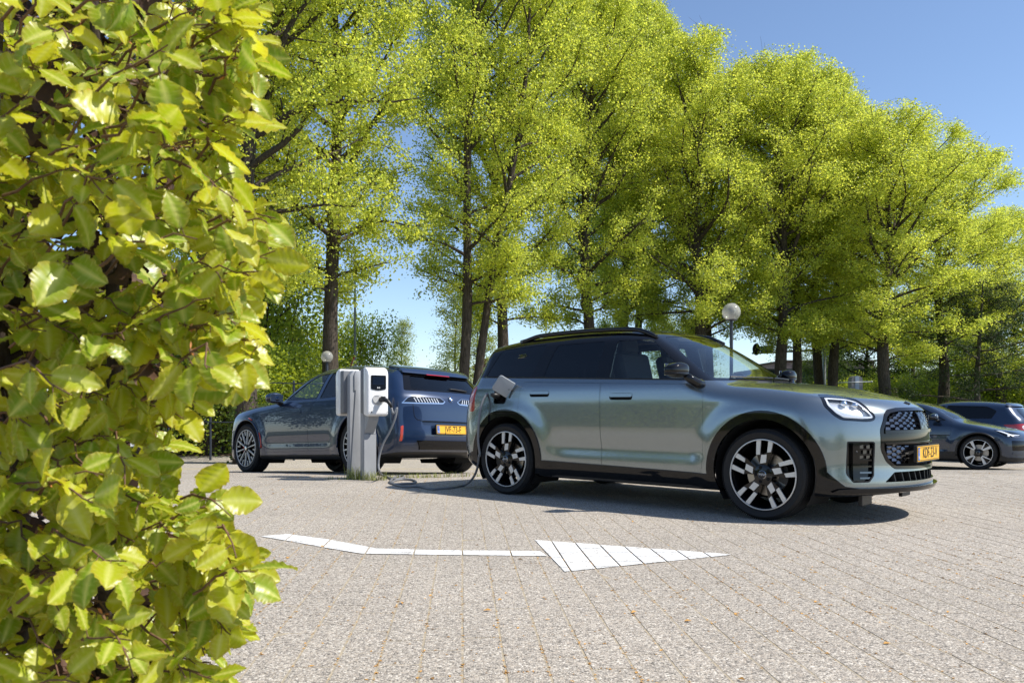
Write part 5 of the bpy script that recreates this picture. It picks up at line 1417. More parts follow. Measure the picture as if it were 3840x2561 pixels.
    dv = inlet - np.array(Q[-8]); e = np.array(CROSS.matrix_world.to_3x3() @ Vector((-.15, -1, .15)))
    MB().tube([inlet - e * .02, inlet + e * .05, inlet + e * .09], [.030, .028, .014], 10).build("vehicle_plug", M_SATIN, pl, smooth=True)
    return root
CHARGER = build_charger()

# charging flap standing open on its tilted hinge
def build_flap():
    z1 = lambda x, y: (1750 + x * .5102, 1200 + y * .5102)
    iv = CROSS.matrix_world.inverted(); camp = iv @ Vector((0, 0, CAM_H))
    def on(u, v, ypl):
        d = (iv @ Vector(pix(u, v, 5.0))) - camp; t = (ypl - camp.y) / d.y; return np.array(camp + d * t)
    H1, H2 = on(*z1(352, 462), -.895), on(*z1(300, 577), -.900)
    O1, O2 = on(*z1(234, 392), -1.015), on(*z1(194, 512), -1.025)
    c = (H1 + H2 + O1 + O2) / 4; u = (O1 - H1 + O2 - H2); L = np.linalg.norm(u) / 2; u /= np.linalg.norm(u)
    v = (H1 - H2 + O1 - O2) / 2; v = v - u * np.dot(u, v); Hh = np.linalg.norm(v); v /= Hh
    fr = frame(u, v, c)
    poly = poly_round([(-L/2, -Hh/2), (L/2, -Hh/2), (L/2, Hh/2), (-L/2, Hh/2)], [.008, .03, .03, .008], 4)
    o = MB().prism(poly, -.010, .010, fr).build("charging_flap", M_POST if False else MATS["flap inner"], CROSS); bevel_mesh(o.data, .004, 2)
    MB().tube([(H1 + H2) / 2 + np.array([.02, .03, 0]), (H1 + H2) / 2 + u * .03], .012, 8).build("flap_hinge", M_SATIN, CROSS)
pmat("flap inner", (.30, .32, .34), rough=.4)
build_flap()

def grass_patch(name, label, boxes, n, h=(.05, .16), mat=None, kind='stuff'):
    rng = np.random.RandomState(11); V, F = [], []
    for (x0, y0, x1, y1, dens, hs) in boxes:
        for k in range(int(n * dens)):
            t = rng.rand(); x, y = x0 + (x1 - x0) * t + rng.normal(0, .025), y0 + (y1 - y0) * t + rng.normal(0, .03); z = gz(y)
            hh = rng.uniform(*h) * hs; az = rng.uniform(0, 2 * np.pi); lean = rng.uniform(.1, .8) * hh; w = rng.uniform(.0015, .0035)
            d = np.array([math.cos(az), math.sin(az), 0]); sd = np.array([-d[1], d[0], 0]) * w; p = np.array([x, y, z])
            b = len(V); m = p + d * lean * .35 + np.array([0, 0, hh * .6]); tip = p + d * lean + np.array([0, 0, hh * rng.uniform(.75, 1)])
            V += [p - sd, p + sd, m + sd * .8, m - sd * .8, tip]; F += [[b, b + 1, b + 2, b + 3], [b + 3, b + 2, b + 4]]
    o = link_mesh(name, mesh_np(name, V, F), None, mat); return tag(o, label, "weeds", kind=kind)
M_WEED = pmat("dry and green grass", (.24, .26, .06), rough=.8, var=.5, scale=9)
grass_patch("grass_tufts", "tufts of grass growing out of the joints at the foot of the charging posts",
            [(-1.95, 9.95, -1.62, 9.72, .9, 1.0), (-1.66, 9.72, -1.5, 9.75, .25, .9), (-1.55, 10.0, -.55, 10.35, 1.0, .55), (-1.3, 10.1, -.2, 10.5, .5, .45), (-2.2, 9.9, -1.9, 9.85, .25, .4), (-1.95, 9.98, -1.7, 9.9, .4, 1.3)], 210, mat=M_WEED)

# ------------------------------------------------------------------ bud scales and fallen leaves lying in the joints
def build_litter():
    rng = np.random.RandomState(21); V, F, M = [], [], []
    def scale_(x, y, sz, m, z0):
        az = rng.uniform(0, 2 * np.pi); c, s = math.cos(az), math.sin(az); b = len(V); l, w = sz, sz * rng.uniform(.3, .6); t = rng.uniform(.1, .6) * sz
        for px, py, pz in ((-l, 0, 0), (0, -w, t * .6), (l, 0, t * .3), (0, w, t)):
            V.append((x + c * px - s * py, y + s * px + c * py, z0 + pz))
        F.append([b, b + 1, b + 2]); F.append([b, b + 2, b + 3]); M.extend([m, m])
    pw, pl, gap, th = PAVE; ct, st = math.cos(th), math.sin(th)
    near = CELLS[(CELLS[:, 1] < 12) & (np.abs(CELLS[:, 0]) < .66 * CELLS[:, 1])]
    dens = np.array([.5 + .5 * mnoise.noise(Vector((c[0] * 1.3, c[1] * .6, 0))) for c in near])
    for c, dn in zip(near, dens):
        k = rng.poisson(34 * max(dn - .22, 0) ** 1.6 * (1.5 if c[1] < 5 else .7))
        for _ in range(k):
            if rng.rand() < .66: u, v = pw / 2 + rng.normal(0, .004), rng.uniform(-pl / 2, pl / 2)
            elif rng.rand() < .5: u, v = rng.uniform(-pw / 2, pw / 2), pl / 2 + rng.normal(0, .004)
            else: u, v = rng.uniform(-pw / 2, pw / 2), rng.uniform(-pl / 2, pl / 2)
            x, y = c[0] + ct * u - st * v, c[1] + st * u + ct * v
            scale_(x, y, rng.uniform(.003, .0085) * (1 + .6 * (rng.rand() < .15)), rng.choice([0, 1, 2, 3], p=[.34, .33, .22, .11]), gz(y) + .001)
    for _ in range(110):
        y = rng.uniform(2.6, 14); x = rng.uniform(-.5, .62) * y; scale_(x, y, rng.uniform(.010, .020), rng.choice([4, 3, 2]), gz(y) + .003)
    mats = [pmat("orange bud scale", (.50, .27, .07), rough=.8), pmat("straw bud scale", (.42, .33, .13), rough=.8), pmat("brown bud scale", (.24, .13, .06), rough=.8), pmat("yellow green scale", (.32, .34, .08), rough=.7), pmat("fallen green leaf", (.10, .17, .03), rough=.6)]
    o = link_mesh("leaf_litter", mesh_np("leaf_litter", V, F, mats=M), None, mats); tag(o, "orange bud scales and small leaves caught in the paving joints", "litter", kind='stuff')
build_litter()
# ------------------------------------------------------------------ trees: tapered trunk and limbs, crown of separate small leaves
def leaf_material(name, refl, trans, rough=.5, var=.25, gloss=.35, mixf=.5, hue=None):
    m, nt, b = nodes_of(name); L = nt.links.new; out = nt.nodes["Material Output"]
    at = N(nt, "ShaderNodeAttribute", attribute_name="shade")
    def tinted(col, warm):
        c2 = hue or (col[0] * 1.25, col[1] * 1.02, col[2] * .75)
        r = N(nt, "ShaderNodeMix", data_type='RGBA'); r.inputs[6].default_value = rgba([q * (1 - var) for q in col]); r.inputs[7].default_value = rgba([min(1, q * (1 + var)) for q in c2]); L(at.outputs["Fac"], r.inputs["Factor"]); return r
    a, t = tinted(refl, 1), tinted(trans, 1)
    L(a.outputs[2], b.inputs["Base Color"]); b.inputs["Roughness"].default_value = rough; b.inputs["Specular IOR Level"].default_value = gloss
    tl = N(nt, "ShaderNodeBsdfTranslucent"); L(t.outputs[2], tl.inputs["Color"])
    mx = N(nt, "ShaderNodeMixShader"); mx.inputs[0].default_value = mixf; L(b.outputs[0], mx.inputs[1]); L(tl.outputs[0], mx.inputs[2]); L(mx.outputs[0], out.inputs[0])
    return m

def bark_material(name, c0, c1):
    m, nt, b = nodes_of(name); L = nt.links.new
    tc = N(nt, "ShaderNodeTexCoord"); mp = N(nt, "ShaderNodeMapping"); mp.inputs["Scale"].default_value = (9, 9, 1.6); L(tc.outputs["Object"], mp.inputs[0])
    no = N(nt, "ShaderNodeTexNoise", Scale=3.0, Detail=8.0, Roughness=.7); L(mp.outputs[0], no.inputs["Vector"])
    r = N(nt, "ShaderNodeValToRGB"); r.color_ramp.elements[0].position = .35; r.color_ramp.elements[0].color = rgba(c0); r.color_ramp.elements[1].position = .65; r.color_ramp.elements[1].color = rgba(c1); L(no.outputs["Fac"], r.inputs[0])
    L(r.outputs[0], b.inputs["Base Color"]); b.inputs["Roughness"].default_value = .95; b.inputs["Specular IOR Level"].default_value = .2
    bp = N(nt, "ShaderNodeBump"); bp.inputs["Strength"].default_value = .8; bp.inputs["Distance"].default_value = .03; L(no.outputs["Fac"], bp.inputs["Height"]); L(bp.outputs[0], b.inputs["Normal"])
    return m

M_BARK = bark_material("lime bark", (.030, .024, .018), (.105, .085, .066))
M_BARK2 = bark_material("ivy twined bark", (.035, .028, .020), (.15, .12, .09))
M_LIME = leaf_material("spring lime leaf", (.355, .45, .080), (.70, .85, .125), rough=.42, var=.24, mixf=.56)
M_GREEN = leaf_material("dark summer leaf", (.062, .112, .022), (.16, .27, .032), rough=.45, var=.35, mixf=.40)
M_MID = leaf_material("fresh shrub leaf", (.20, .29, .035), (.48, .63, .05), rough=.45, var=.35, mixf=.45)
M_BIRCH = leaf_material("birch leaf", (.22, .30, .085), (.50, .62, .14), rough=.45, var=.25, mixf=.45)
M_PINE = leaf_material("pine needle tuft", (.030, .060, .018), (.05, .10, .02), rough=.6, var=.35, mixf=.25)

def leaves_mesh(name, P, size, rng, mat, droop=.5, shape='lime', up=None):
    """small folded leaves (two triangles pairs) at points P"""
    n = len(P); sz = size * rng.uniform(.65, 1.25, n)
    az = rng.uniform(0, 2 * np.pi, n); el = rng.normal(-droop, .55, n)
    d = np.stack([np.cos(az) * np.cos(el), np.sin(az) * np.cos(el), np.sin(el)], -1)           # leaf axis
    r = rng.normal(0, 1, (n, 3)); r[:, 2] *= .7; s = np.cross(d, r); s /= np.maximum(np.linalg.norm(s, axis=1, keepdims=True), 1e-6)
    nn = np.cross(s, d)
    if shape == 'lime': w, f = .46, .12
    elif shape == 'needle': w, f = .10, .0
    else: w, f = .32, .10
    L_, W_ = sz[:, None], (sz * w)[:, None]
    a = P; t = P + d * L_; l = P + d * L_ * .45 + s * W_ + nn * (sz * f)[:, None]; q = P + d * L_ * .45 - s * W_ + nn * (sz * f)[:, None]
    V = np.stack([a, q, t, l], 1).reshape(-1, 3); i = np.arange(n)[:, None] * 4
    F = np.concatenate([i + np.array([[0, 1, 2]]), i + np.array([[0, 2, 3]])], 1).reshape(-1, 3)
    me = mesh_np(name, V, F); me.materials.append(mat)
    at = me.attributes.new("shade", 'FLOAT', 'POINT'); at.data.foreach_set("value", np.repeat(rng.rand(n), 4).astype(np.float32))
    return me

def grow_tree(seed, height, crown_r, trunk_r, clear, leaves, leaf=.10, ascend=.95, profile=None, fork=0, lean=(0, 0), nlimb=26, curve=.12, twigs=7, mat=None, bark=None, spread=.23, shape='lime', density_top=1.0, stems=None):
    """returns (wood mesh, leaf mesh), origin at the foot of the trunk"""
    rng = np.random.RandomState(seed); wood = MB(); tips = []
    lime_env = profile is None
    profile = profile or (lambda t: float(np.interp(t, [0, .06, .16, .34, .58, .76, .88, .96, 1.0], [.50, .68, .86, 1.0, .92, .76, .56, .34, .12])))
    def env_r(z, k=1.0):
        t = (z - clear) / (height * 1.02 - clear)
        return crown_r * float(np.interp(t, [-.12, 0, .06, .16, .34, .58, .76, .88, .96, 1.0], [.30, .55, .72, .88, 1.0, .95, .82, .62, .40, .15])) * k
    ax_x = np.mean([s_[0][0] for s_ in (stems or [((0, 0),)])]); ax_l = np.mean([s_[1][0] for s_ in (stems or [((0, 0), lean)])]) * .7
    def fits(q, k=1.0): return (not lime_env) or (q[2] < height * 1.02 and math.hypot(q[0] - ax_x - ax_l * q[2], q[1]) < env_r(q[2], k))
    def path(p, d, L, k, wob, upw):
        pts = [np.array(p, float)]; d = np.array(d, float) / np.linalg.norm(d)
        for _ in range(k):
            d = d + rng.normal(0, wob, 3) + np.array([0, 0, upw]); d /= np.linalg.norm(d); pts.append(pts[-1] + d * L / k)
        return np.array(pts), d
    stems = stems or [((0, 0), lean, 1.0, 0.0)]
    for (ox, oy), ln, sc, z0 in stems:
        k = 14; zz = np.linspace(z0, height * .94 * (sc ** .5), k + 1); ph = rng.uniform(0, 6.28, 4)
        cx = ox + ln[0] * (zz - z0) * (1 - .35 * (zz - z0) / height) + .10 * np.sin(zz * .55 + ph[0]) * (zz > z0 + .5); cy = oy + ln[1] * (zz - z0) + .10 * np.sin(zz * .5 + ph[1])
        T = np.stack([cx, cy, zz], -1)
        rr = trunk_r * sc * ((1 - (zz - z0) / (height * 1.0)) ** .85 * .92 + .02); rr[0] *= 1.28; rr *= 1 + .06 * np.sin(np.arange(k + 1) * 2.1 + ph[2])
        wood.tube(T, rr, 10)
        at = lambda z: np.array([np.interp(z, zz, T[:, 0]), np.interp(z, zz, T[:, 1]), z])
        ra = lambda z: np.interp(z, zz, rr)
        for i in range(int(nlimb * sc)):
            u = (i + rng.rand()) / (nlimb * sc); z = clear + (height * .93 - clear) * (u ** .92); t = (z - clear) / (height - clear)
            az = i * 2.399 + rng.uniform(-.5, .5)
            R_ = crown_r * profile(t) * rng.uniform(.60, .98)
            el = ascend * rng.uniform(.55, 1.15) * (.55 + .65 * t)
            L = R_ / max(math.cos(min(el, 1.2)), .45)
            d = np.array([math.cos(az) * math.cos(el), math.sin(az) * math.cos(el), math.sin(el)])
            r0 = min(ra(z) * .62, .018 + .018 * L)
            pts, _ = path(at(z), d, L, 7, curve, -.02 if t < .25 else .02)
            for _ in range(6):
                if fits(pts[-1], 1.0): break
                L *= .84; pts = pts[0] + (pts - pts[0]) * .84
            wood.tube(pts, np.linspace(r0, .010, 8), 6, cap=False)
            for j in range(twigs):
                q = rng.uniform(.22, 1.0); m = q * 7; i0 = int(min(m, 6)); b = pts[i0] * (1 - (m - i0)) + pts[i0 + 1] * (m - i0)
                dd = d + rng.normal(0, .65, 3); dd[2] += .10; l2 = L * rng.uniform(.22, .42) * (1.15 - .4 * q)
                p2, d2 = path(b, dd, max(l2, .5), 4, .16, .0)
                if not fits(p2[-1], 1.06): p2 = b + (p2 - b) * .45
                if not fits(p2[-1], 1.08): continue
                wood.tube(p2, np.linspace(max(.006, r0 * .30 * (1 - .5 * q)), .004, 5), 4, cap=False)
                tips.append((p2, l2))
                for _ in range(2):
                    k0 = rng.randint(1, 4); p3, _d = path(p2[k0], d2 + rng.normal(0, .8, 3), rng.uniform(.35, .8), 3, .2, -.03)
                    wood.tube(p3, np.linspace(.0055, .003, 4), 3, cap=False); tips.append((p3, .6))
    # leaves in loose bunches along the twigs
    C = []
    for p, l in tips:
        n = len(p); m = max(2, int(4.5 * l)); q = rng.uniform(.15, 1, m) * (n - 1); i0 = np.minimum(q.astype(int), n - 2); f = (q - i0)[:, None]
        C.append(p[i0] * (1 - f) + p[i0 + 1] * f)
    C = np.concatenate(C); per = max(1, int(round(leaves / len(C))))
    P = np.repeat(C, per, 0) + rng.normal(0, 1, (len(C) * per, 3)) * np.array([spread, spread, spread * .75]) * rng.uniform(.35, 1, (len(C) * per, 1))
    if len(P) > leaves: P = P[rng.permutation(len(P))[:leaves]]
    if lime_env:                                        # feathered edge, no stray leaves far outside
        tt = (P[:, 2] - clear) / (height * 1.02 - clear); rr_ = np.hypot(P[:, 0] - ax_x - ax_l * P[:, 2], P[:, 1])
        env = crown_r * np.interp(tt, [-.12, 0, .06, .16, .34, .58, .76, .88, .96, 1.0, 1.03], [.35, .60, .76, .92, 1.04, .99, .86, .66, .45, .25, .05])
        P = P[rr_ < env * (1.0 + .12 * rng.normal(0, .6, len(P)))]
    wm = mesh_np("wood", np.concatenate(wood.V), wood.F, smooth=True); wm.materials.append(bark or M_BARK)
    return wm, leaves_mesh("leaves", P, leaf, rng, mat or M_LIME, shape=shape)

def plant_tree(name, meshes, loc, rot=0.0, scale=(1, 1, 1), label=None, cat="tree", group=None, tilt=(0, 0), matrix=None):
    root = empty(name, loc, (tilt[0], tilt[1], rot), label, cat, group); root.scale = scale
    for nm, me in zip(("trunk", "crown"), meshes):
        o = bpy.data.objects.new(nm, me); COL.objects.link(o); o.parent = root
    return root

DP = 3840 / 2351.0
def spot(dx, Y, zoff=0.0):          # lateral place seen at photo column dx (2351-wide count) and depth Y
    return ((dx * DP - 1920) / 3127.4 * Y, Y, gz(Y) + zoff)

def build_trees():
    # four kinds of lime grown once; copies share their meshes
    A = grow_tree(1, 17.0, 3.9, .27, 4.0, 112000, .070, nlimb=58, twigs=11)
    B = grow_tree(2, 17.5, 3.7, .24, 3.9, 110000, .070, nlimb=56, twigs=11)
    Cc = grow_tree(3, 16.0, 3.9, .26, 3.8, 110000, .070, nlimb=58, twigs=11)
    Fk = grow_tree(4, 17.5, 3.2, .20, 4.0, 92000, .070, nlimb=36, twigs=10, stems=[((0, 0), (.055, .01), 1.0, 0.0), ((.20, .0), (.20, .03), .80, 0.0), ], curve=.10)
    kinds = {'A': A, 'B': B, 'C': Cc, 'F': Fk}
    # column in photo, depth, kind, rotation, size, tilt about the view axis, label
    T = [
        (568, 20.0, 'A', .3, (1.12, 1.12, 1.08), 0.0, "lime tree with ivy stems on its trunk at the bonnet of the dark blue car"),
        (766, 24.5, 'B', 1.9, (1.12, 1.12, 1.10), 0.0, "lime tree rising straight behind the dark blue car's roof, beside the tall street light"),
        (1050, 27.5, 'F', 0.0, (1.10, 1.10, 1.08), 0.0, "lime tree with a trunk forked low, leaning right behind the dark blue car's tail"),
        (1146, 31.0, 'B', 4.1, (1.10, 1.10, 1.06), 0.0, "straight lime tree beside the forked one, behind the green car's rear window"),
        (1351, 33.0, 'C', 2.2, (1.12, 1.12, 1.12), 0.0, "lime tree rising over the middle of the green car's black roof"),
        (1432, 38.5, 'A', 5.0, (1.05, 1.05, 1.18), 0.0, "thin lime tree right of the one over the green car's roof middle"),
        (1471, 41.0, 'B', .7, (1.05, 1.05, 1.17), 0.0, "thin straight lime tree between two others above the front of the green car's roof"),
        (1602, 34.0, 'A', 3.3, (1.12, 1.12, .95), 0.0, "lime tree with a stout trunk just left of the globe lamp"),
        (1626, 40.0, 'C', 1.2, (1.0, 1.0, 1.05), .05, "slim lime tree half hidden behind the stout trunk left of the globe lamp"),
        (1794, 35.0, 'C', 4.4, (1.12, 1.12, .99), 0.0, "lime tree right of the globe lamp, beside the blue direction sign"),
        (1826, 38.0, 'B', 2.6, (1.1, 1.1, .96), 0.0, "lime tree with a burred trunk second to the right of the globe lamp"),
        (1880, 41.0, 'A', 1.0, (1.05, 1.05, .99), -.05, "lime tree leaning left against the signal mast, ivy at its foot"),
        (1918, 40.0, 'C', 5.6, (1.1, 1.1, .99), 0.0, "lime tree with a side limb low on the right, next to the signal mast"),
        (2034, 35.0, 'A', .2, (1.18, 1.18, .80), 0.0, "lime tree with the thickest brown ivy covered foot, over the green car's bonnet"),
        (2160, 41.0, 'B', 3.0, (1.25, 1.25, .82), 0.0, "broad lime tree at the right end of the row above the low fastback"),
        (2290, 45.0, 'C', 2.0, (1.2, 1.2, .73), 0.0, "lowest lime tree of the row, beside the right picture edge"),
        (470, 23.0, 'C', 2.9, (.9, .9, 1.0), 0.0, "lime tree mostly hidden behind the beech hedge leaves"),
    ]
    ROOTS = {}
    for dx, Y, k, rot, sc, lean, lab in T:
        ROOTS[dx] = plant_tree("lime_tree", kinds[k], spot(dx, Y), rot if k != 'F' else 0.0, sc, lab, group="lime trees in a row along the lot", tilt=(0, lean))
    # background growth
    def mound(seed, rx, ry, h, n, leaf, mat, shape='leaf', base=0.0, lumps=9):
        rng = np.random.RandomState(seed); wood = MB(); C = []
        for k in range(lumps):
            a = rng.uniform(0, 6.28); r = math.sqrt(rng.rand()); c = np.array([rx * .7 * r * math.cos(a), ry * .7 * r * math.sin(a), base + (h - base) * rng.uniform(.35, .8)])
            top = c + np.array([rng.normal(0, rx * .12), rng.normal(0, ry * .12), (h - base) * .22])
            wood.tube(np.array([[c[0] * .35, c[1] * .35, 0], [c[0] * .7, c[1] * .7, c[2] * .55], c, top]), [.05, .035, .022, .008], 5, cap=False)
            for _ in range(14):
                e = c + rng.normal(0, 1, 3) * np.array([rx, ry, (h - base) * .6]) * .27; e[2] = max(e[2], .1)
                wood.tube(np.array([c, (c + e) / 2 + rng.normal(0, .05, 3), e]), [.016, .010, .004], 4, cap=False)
                C.append((e, rng.uniform(.25, .5) * min(rx, h) * .5))
        m = max(1, n // len(C)); P = np.concatenate([c + rng.normal(0, 1, (m, 3)) * s * .55 for c, s in C]); P = P[P[:, 2] > .02]
        P[:, 2] = np.where(P[:, 2] > h * 1.05, h * 1.05 - rng.rand(len(P)) * .3, P[:, 2])
        wm = mesh_np("wood", np.concatenate(wood.V), wood.F, smooth=True); wm.materials.append(M_BARK)
        return wm, leaves_mesh("leaves", P, leaf, rng, mat, droop=.25, shape=shape)
    S1 = mound(11, 2.6, 2.0, 3.2, 11000, .11, M_MID, lumps=12); S2 = mound(12, 2.4, 2.0, 2.6, 13000, .10, M_GREEN); S3 = mound(13, 3.2, 2.4, 5.2, 10500, .14, M_MID, base=.4, lumps=14)
    def shrubs(lst, group):
        for dx, Y, me, rot, sc, lab, nm in lst:
            plant_tree(nm, me, spot(dx, Y), rot, sc, lab, "shrub" if nm == "shrub" else "tree", group)
    shrubs([(455, 23.5, S2, .2, (1.0, 1.0, 1.1), "dark ivy clad shrub at the lot's edge, nearest the beech hedge", "shrub"),
            (520, 24.0, S1, 1.0, (1.0, 1.0, .95), "bright shrub behind the trunk at the dark blue car's bonnet", "shrub"),
            (600, 25.0, S1, 2.0, (1.1, 1.1, .95), "leafy shrub above the dark blue car's bonnet and mirror", "shrub"),
            (680, 27.0, S1, 3.2, (1.1, 1.1, .85), "bright shrub above the dark blue car's windscreen", "shrub"),
            (385, 24.5, S1, 4.2, (1.1, 1.1, 1.1), "shrub seen through gaps in the beech hedge beside the white car", "shrub"),
            (300, 25.5, S2, 5.2, (1.2, 1.2, 1.2), "dark shrub behind the white car", "shrub")], "shrubs along the lot's left edge")
    shrubs([(665, 38.0, S3, .5, (1.05, 1.05, 1.15), "pale green field maple behind the dark blue car's windscreen", "maple_tree"),
            (812, 42.0, S3, 2.5, (.78, .78, 1.12), "pale green field maple behind the tall street light", "maple_tree"),
            (560, 33.0, S3, 4.0, (1.2, 1.2, 1.5), "tall field maple between the hedge and the trunk at the dark blue car's bonnet", "maple_tree")], "field maples behind the lime row")
    bir = lambda seed: grow_tree(seed, 9.0, 1.7, .09, 1.0, 9000, .10, ascend=.7, nlimb=26, twigs=6, mat=M_BIRCH, spread=.28, shape='leaf', profile=lambda t: max(.12, 1 - t * .95), curve=.18)
    b1 = bir(31)
    for dx, Y, rot, sc, lab in ((925, 62, .3, (1, 1, .88), "small pale birch far off between the dark blue car's roof and the forked lime"), (1050, 55, 1.4, (1.35, 1.35, 1.08), "pale birch behind the forked lime's foot"), (1095, 52, 2.4, (1.2, 1.2, .95), "pale birch close to the green car's rear window"), (1525, 62, 4.4, (1.5, 1.5, .95), "yellow green birch low over the front of the green car's roof"), (1590, 58, 3.4, (1.3, 1.3, .85), "birch seen through the green car's windscreen")):
        plant_tree("birch_tree", b1, spot(dx, Y), rot, sc, lab, group="far birches")
    D1 = grow_tree(41, 9.0, 4.2, .20, 1.2, 26000, .13, ascend=.55, nlimb=34, twigs=8, mat=M_GREEN, shape='leaf', spread=.40)
    for dx, Y, rot, sc, lab in ((1895, 60, .2, (.62, .62, .62), "dark green tree behind the signal mast"), (1990, 54, 1.3, (.9, .9, .85), "dark green tree left of the thick ivy covered lime"), (2095, 54, 2.5, (1.0, 1.0, .95), "dark green tree right of the thick ivy covered lime"), (2330, 47, 4.0, (1.0, 1.0, .85), "dark green tree at the right picture edge above the hatchback"), (2200, 62, 5.0, (1.1, 1.1, .78), "dark green tree far behind the low fastback")):
        plant_tree("broadleaf_tree", D1, spot(dx, Y), rot, sc, lab, group="dark trees behind the lime row")
    pine = grow_tree(51, 8.0, 3.6, .17, 1.3, 16000, .16, ascend=.15, nlimb=26, twigs=7, mat=M_PINE, shape='needle', spread=.22, profile=lambda t: max(.25, 1 - t * .8), curve=.10, bark=M_BARK2)
    plant_tree("pine_tree", pine, spot(2250, 38), .6, (1, 1, .95), "dark pine with bare pale trunk behind the petrol blue hatchback", "tree")
    for dx, Y, rot, sc, lab in ((2130, 70, 1.0, (1.6, 1.6, .75), "light green bush far behind the low fastback's roof"), (2260, 66, 2.0, (1.6, 1.6, .75), "light green bush behind the pine"), (2380, 60, 3.0, (1.5, 1.5, .9), "light green bush at the right picture edge"), (2010, 72, 4.0, (1.6, 1.6, .8), "light green bush far behind the thick lime trunk"), (2080, 47, 5.0, (.85, .85, .58), "low light bush right behind the thick lime trunk's foot"), (2180, 49, .4, (.9, .9, .62), "low light bush over the low fastback's bonnet"), (2300, 46, 1.7, (.9, .9, .60), "low light bush over the hatchback's roof"), (1960, 50, 2.9, (.8, .8, .55), "low light bush behind the barrier cabinet")):
        plant_tree("bush", S3, spot(dx, Y), rot, sc, lab, "shrub", "light bushes beyond the right of the lot")
    for k, (x, y, rot, sc, me) in enumerate(((-13, -9, .3, 1.2, S1), (-13.5, -5, 1.5, 1.1, S2), (-13, -1, 2.4, 1.15, S1), (-13.5, 3, 3.7, 1.2, S1), (-14, 7, 4.4, 1.2, S2), (-8, -16, 5.2, 1.3, S1), (0, -18, .9, 1.3, S2), (8, -17, 2.0, 1.3, S1))):
        plant_tree("shrub", me, (x, y, 0), rot, (sc, sc, sc * .62), "shrub beyond the picture's edge, mirrored in the parked cars", "shrub", "shrubs around the lot, mirrored in the cars")
    for k, (x, y, rot, sc) in enumerate(((-17, 11.5, .5, .85), (-18, 16, 2.2, .9))):
        plant_tree("broadleaf_tree", D1, (x, y, 0), rot, (1, 1, sc), "dark tree beyond the picture's left edge, mirrored in the dark blue car", "tree", "trees beyond the left edge, mirrored in the cars")
    # ivy on the feet of some trunks
    M_IVY = leaf_material("dry ivy leaf", (.13, .075, .035), (.16, .10, .03), rough=.5, var=.5, mixf=.25, hue=(.10, .13, .03))
    rng = np.random.RandomState(77)
    for dx, h, n, r in ((2034, 2.6, 1500, .33), (1880, 1.9, 700, .29), (1918, 1.7, 600, .27), (1826, 1.6, 500, .29), (568, 2.4, 500, .31)):
        z = rng.rand(n) ** 1.3 * h; a = rng.uniform(0, 6.28, n); P = np.stack([(r + rng.uniform(0, .07, n)) * np.cos(a), (r + rng.uniform(0, .07, n)) * np.sin(a), z + .05], -1)
        o = bpy.data.objects.new("ivy", leaves_mesh("ivy", P, .075, rng, M_IVY if dx != 568 else M_GREEN)); COL.objects.link(o); o.parent = ROOTS[dx]; o['kind'] = 'stuff'
    return kinds
TREES = build_trees()
# ------------------------------------------------------------------ lamps, signs, barrier, fence, buildings beyond the lot
M_POLE = pmat("dark blue grey lamp post", (.030, .036, .048), rough=.4)
M_GALV = pmat("galvanised steel", (.26, .28, .28), rough=.45, metal=.4, var=.12, scale=8)
def globe_material():
    m, nt, b = nodes_of("frosted globe"); L = nt.links.new; out = nt.nodes["Material Output"]
    b.inputs["Base Color"].default_value = (.80, .79, .74, 1); b.inputs["Roughness"].default_value = .12; b.inputs["Coat Weight"].default_value = .6
    tl = N(nt, "ShaderNodeBsdfTranslucent"); tl.inputs[0].default_value = (.75, .74, .70, 1); tr = N(nt, "ShaderNodeBsdfTransparent"); tr.inputs[0].default_value = (.9, .9, .88, 1)
    a = N(nt, "ShaderNodeMixShader"); a.inputs[0].default_value = .45; L(b.outputs[0], a.inputs[1]); L(tl.outputs[0], a.inputs[2])
    c = N(nt, "ShaderNodeMixShader"); c.inputs[0].default_value = .62; L(a.outputs[0], c.inputs[1]); L(tr.outputs[0], c.inputs[2]); L(c.outputs[0], out.inputs[0])
    return m
M_GLOBE = globe_material()
M_LOUVRE = pmat("grey lamp louvre", (.22, .22, .21), rough=.5)

def globe_lamp(x, y, zc, label, r=.2):
    g = gz(y); root = empty("street_lamp", (x, y, g), label=label, cat="lamp", group="globe lamps on posts"); h = zc - g
    b = MB(); b.lathe([(.06, 0), (.06, .5), (.042, .55), (.036, h - .85 * r)], 20); b.build("post", M_POLE, root, auto=40)
    MB().lathe([(.036, h - r), (.6 * r, h - .92 * r), (.62 * r, h - .83 * r), (.5 * r, h - .78 * r)], 28).build("collar", M_POLE, root, auto=40)
    l = MB()
    for k in range(9): q = r / .2; l.lathe([(.045 * q, h - (.13 - k * .028) * q), (.068 * q, h - (.138 - k * .028) * q), (.068 * q, h - (.132 - k * .028) * q), (.045 * q, h - (.122 - k * .028) * q)], 20)
    l.lathe([(.045, h - .75 * r), (.045, h + .62 * r), (.001, h + .64 * r)], 16); l.build("louvre", M_LOUVRE, root, auto=40)
    pf = [(max(r * math.sin(t), .0005), h - r * math.cos(t)) for t in np.linspace(.62, math.pi, 20)]
    MB().lathe(pf, 36).build("globe", M_GLOBE, root, smooth=True)
    return root
globe_lamp(4.84, 18.4, 2.92, "large globe lamp on a dark post behind the green car's windscreen")
globe_lamp((1227 - 1920) / 142, 22.0, 2.14, "smaller globe lamp over the dark blue car's roof", .157)

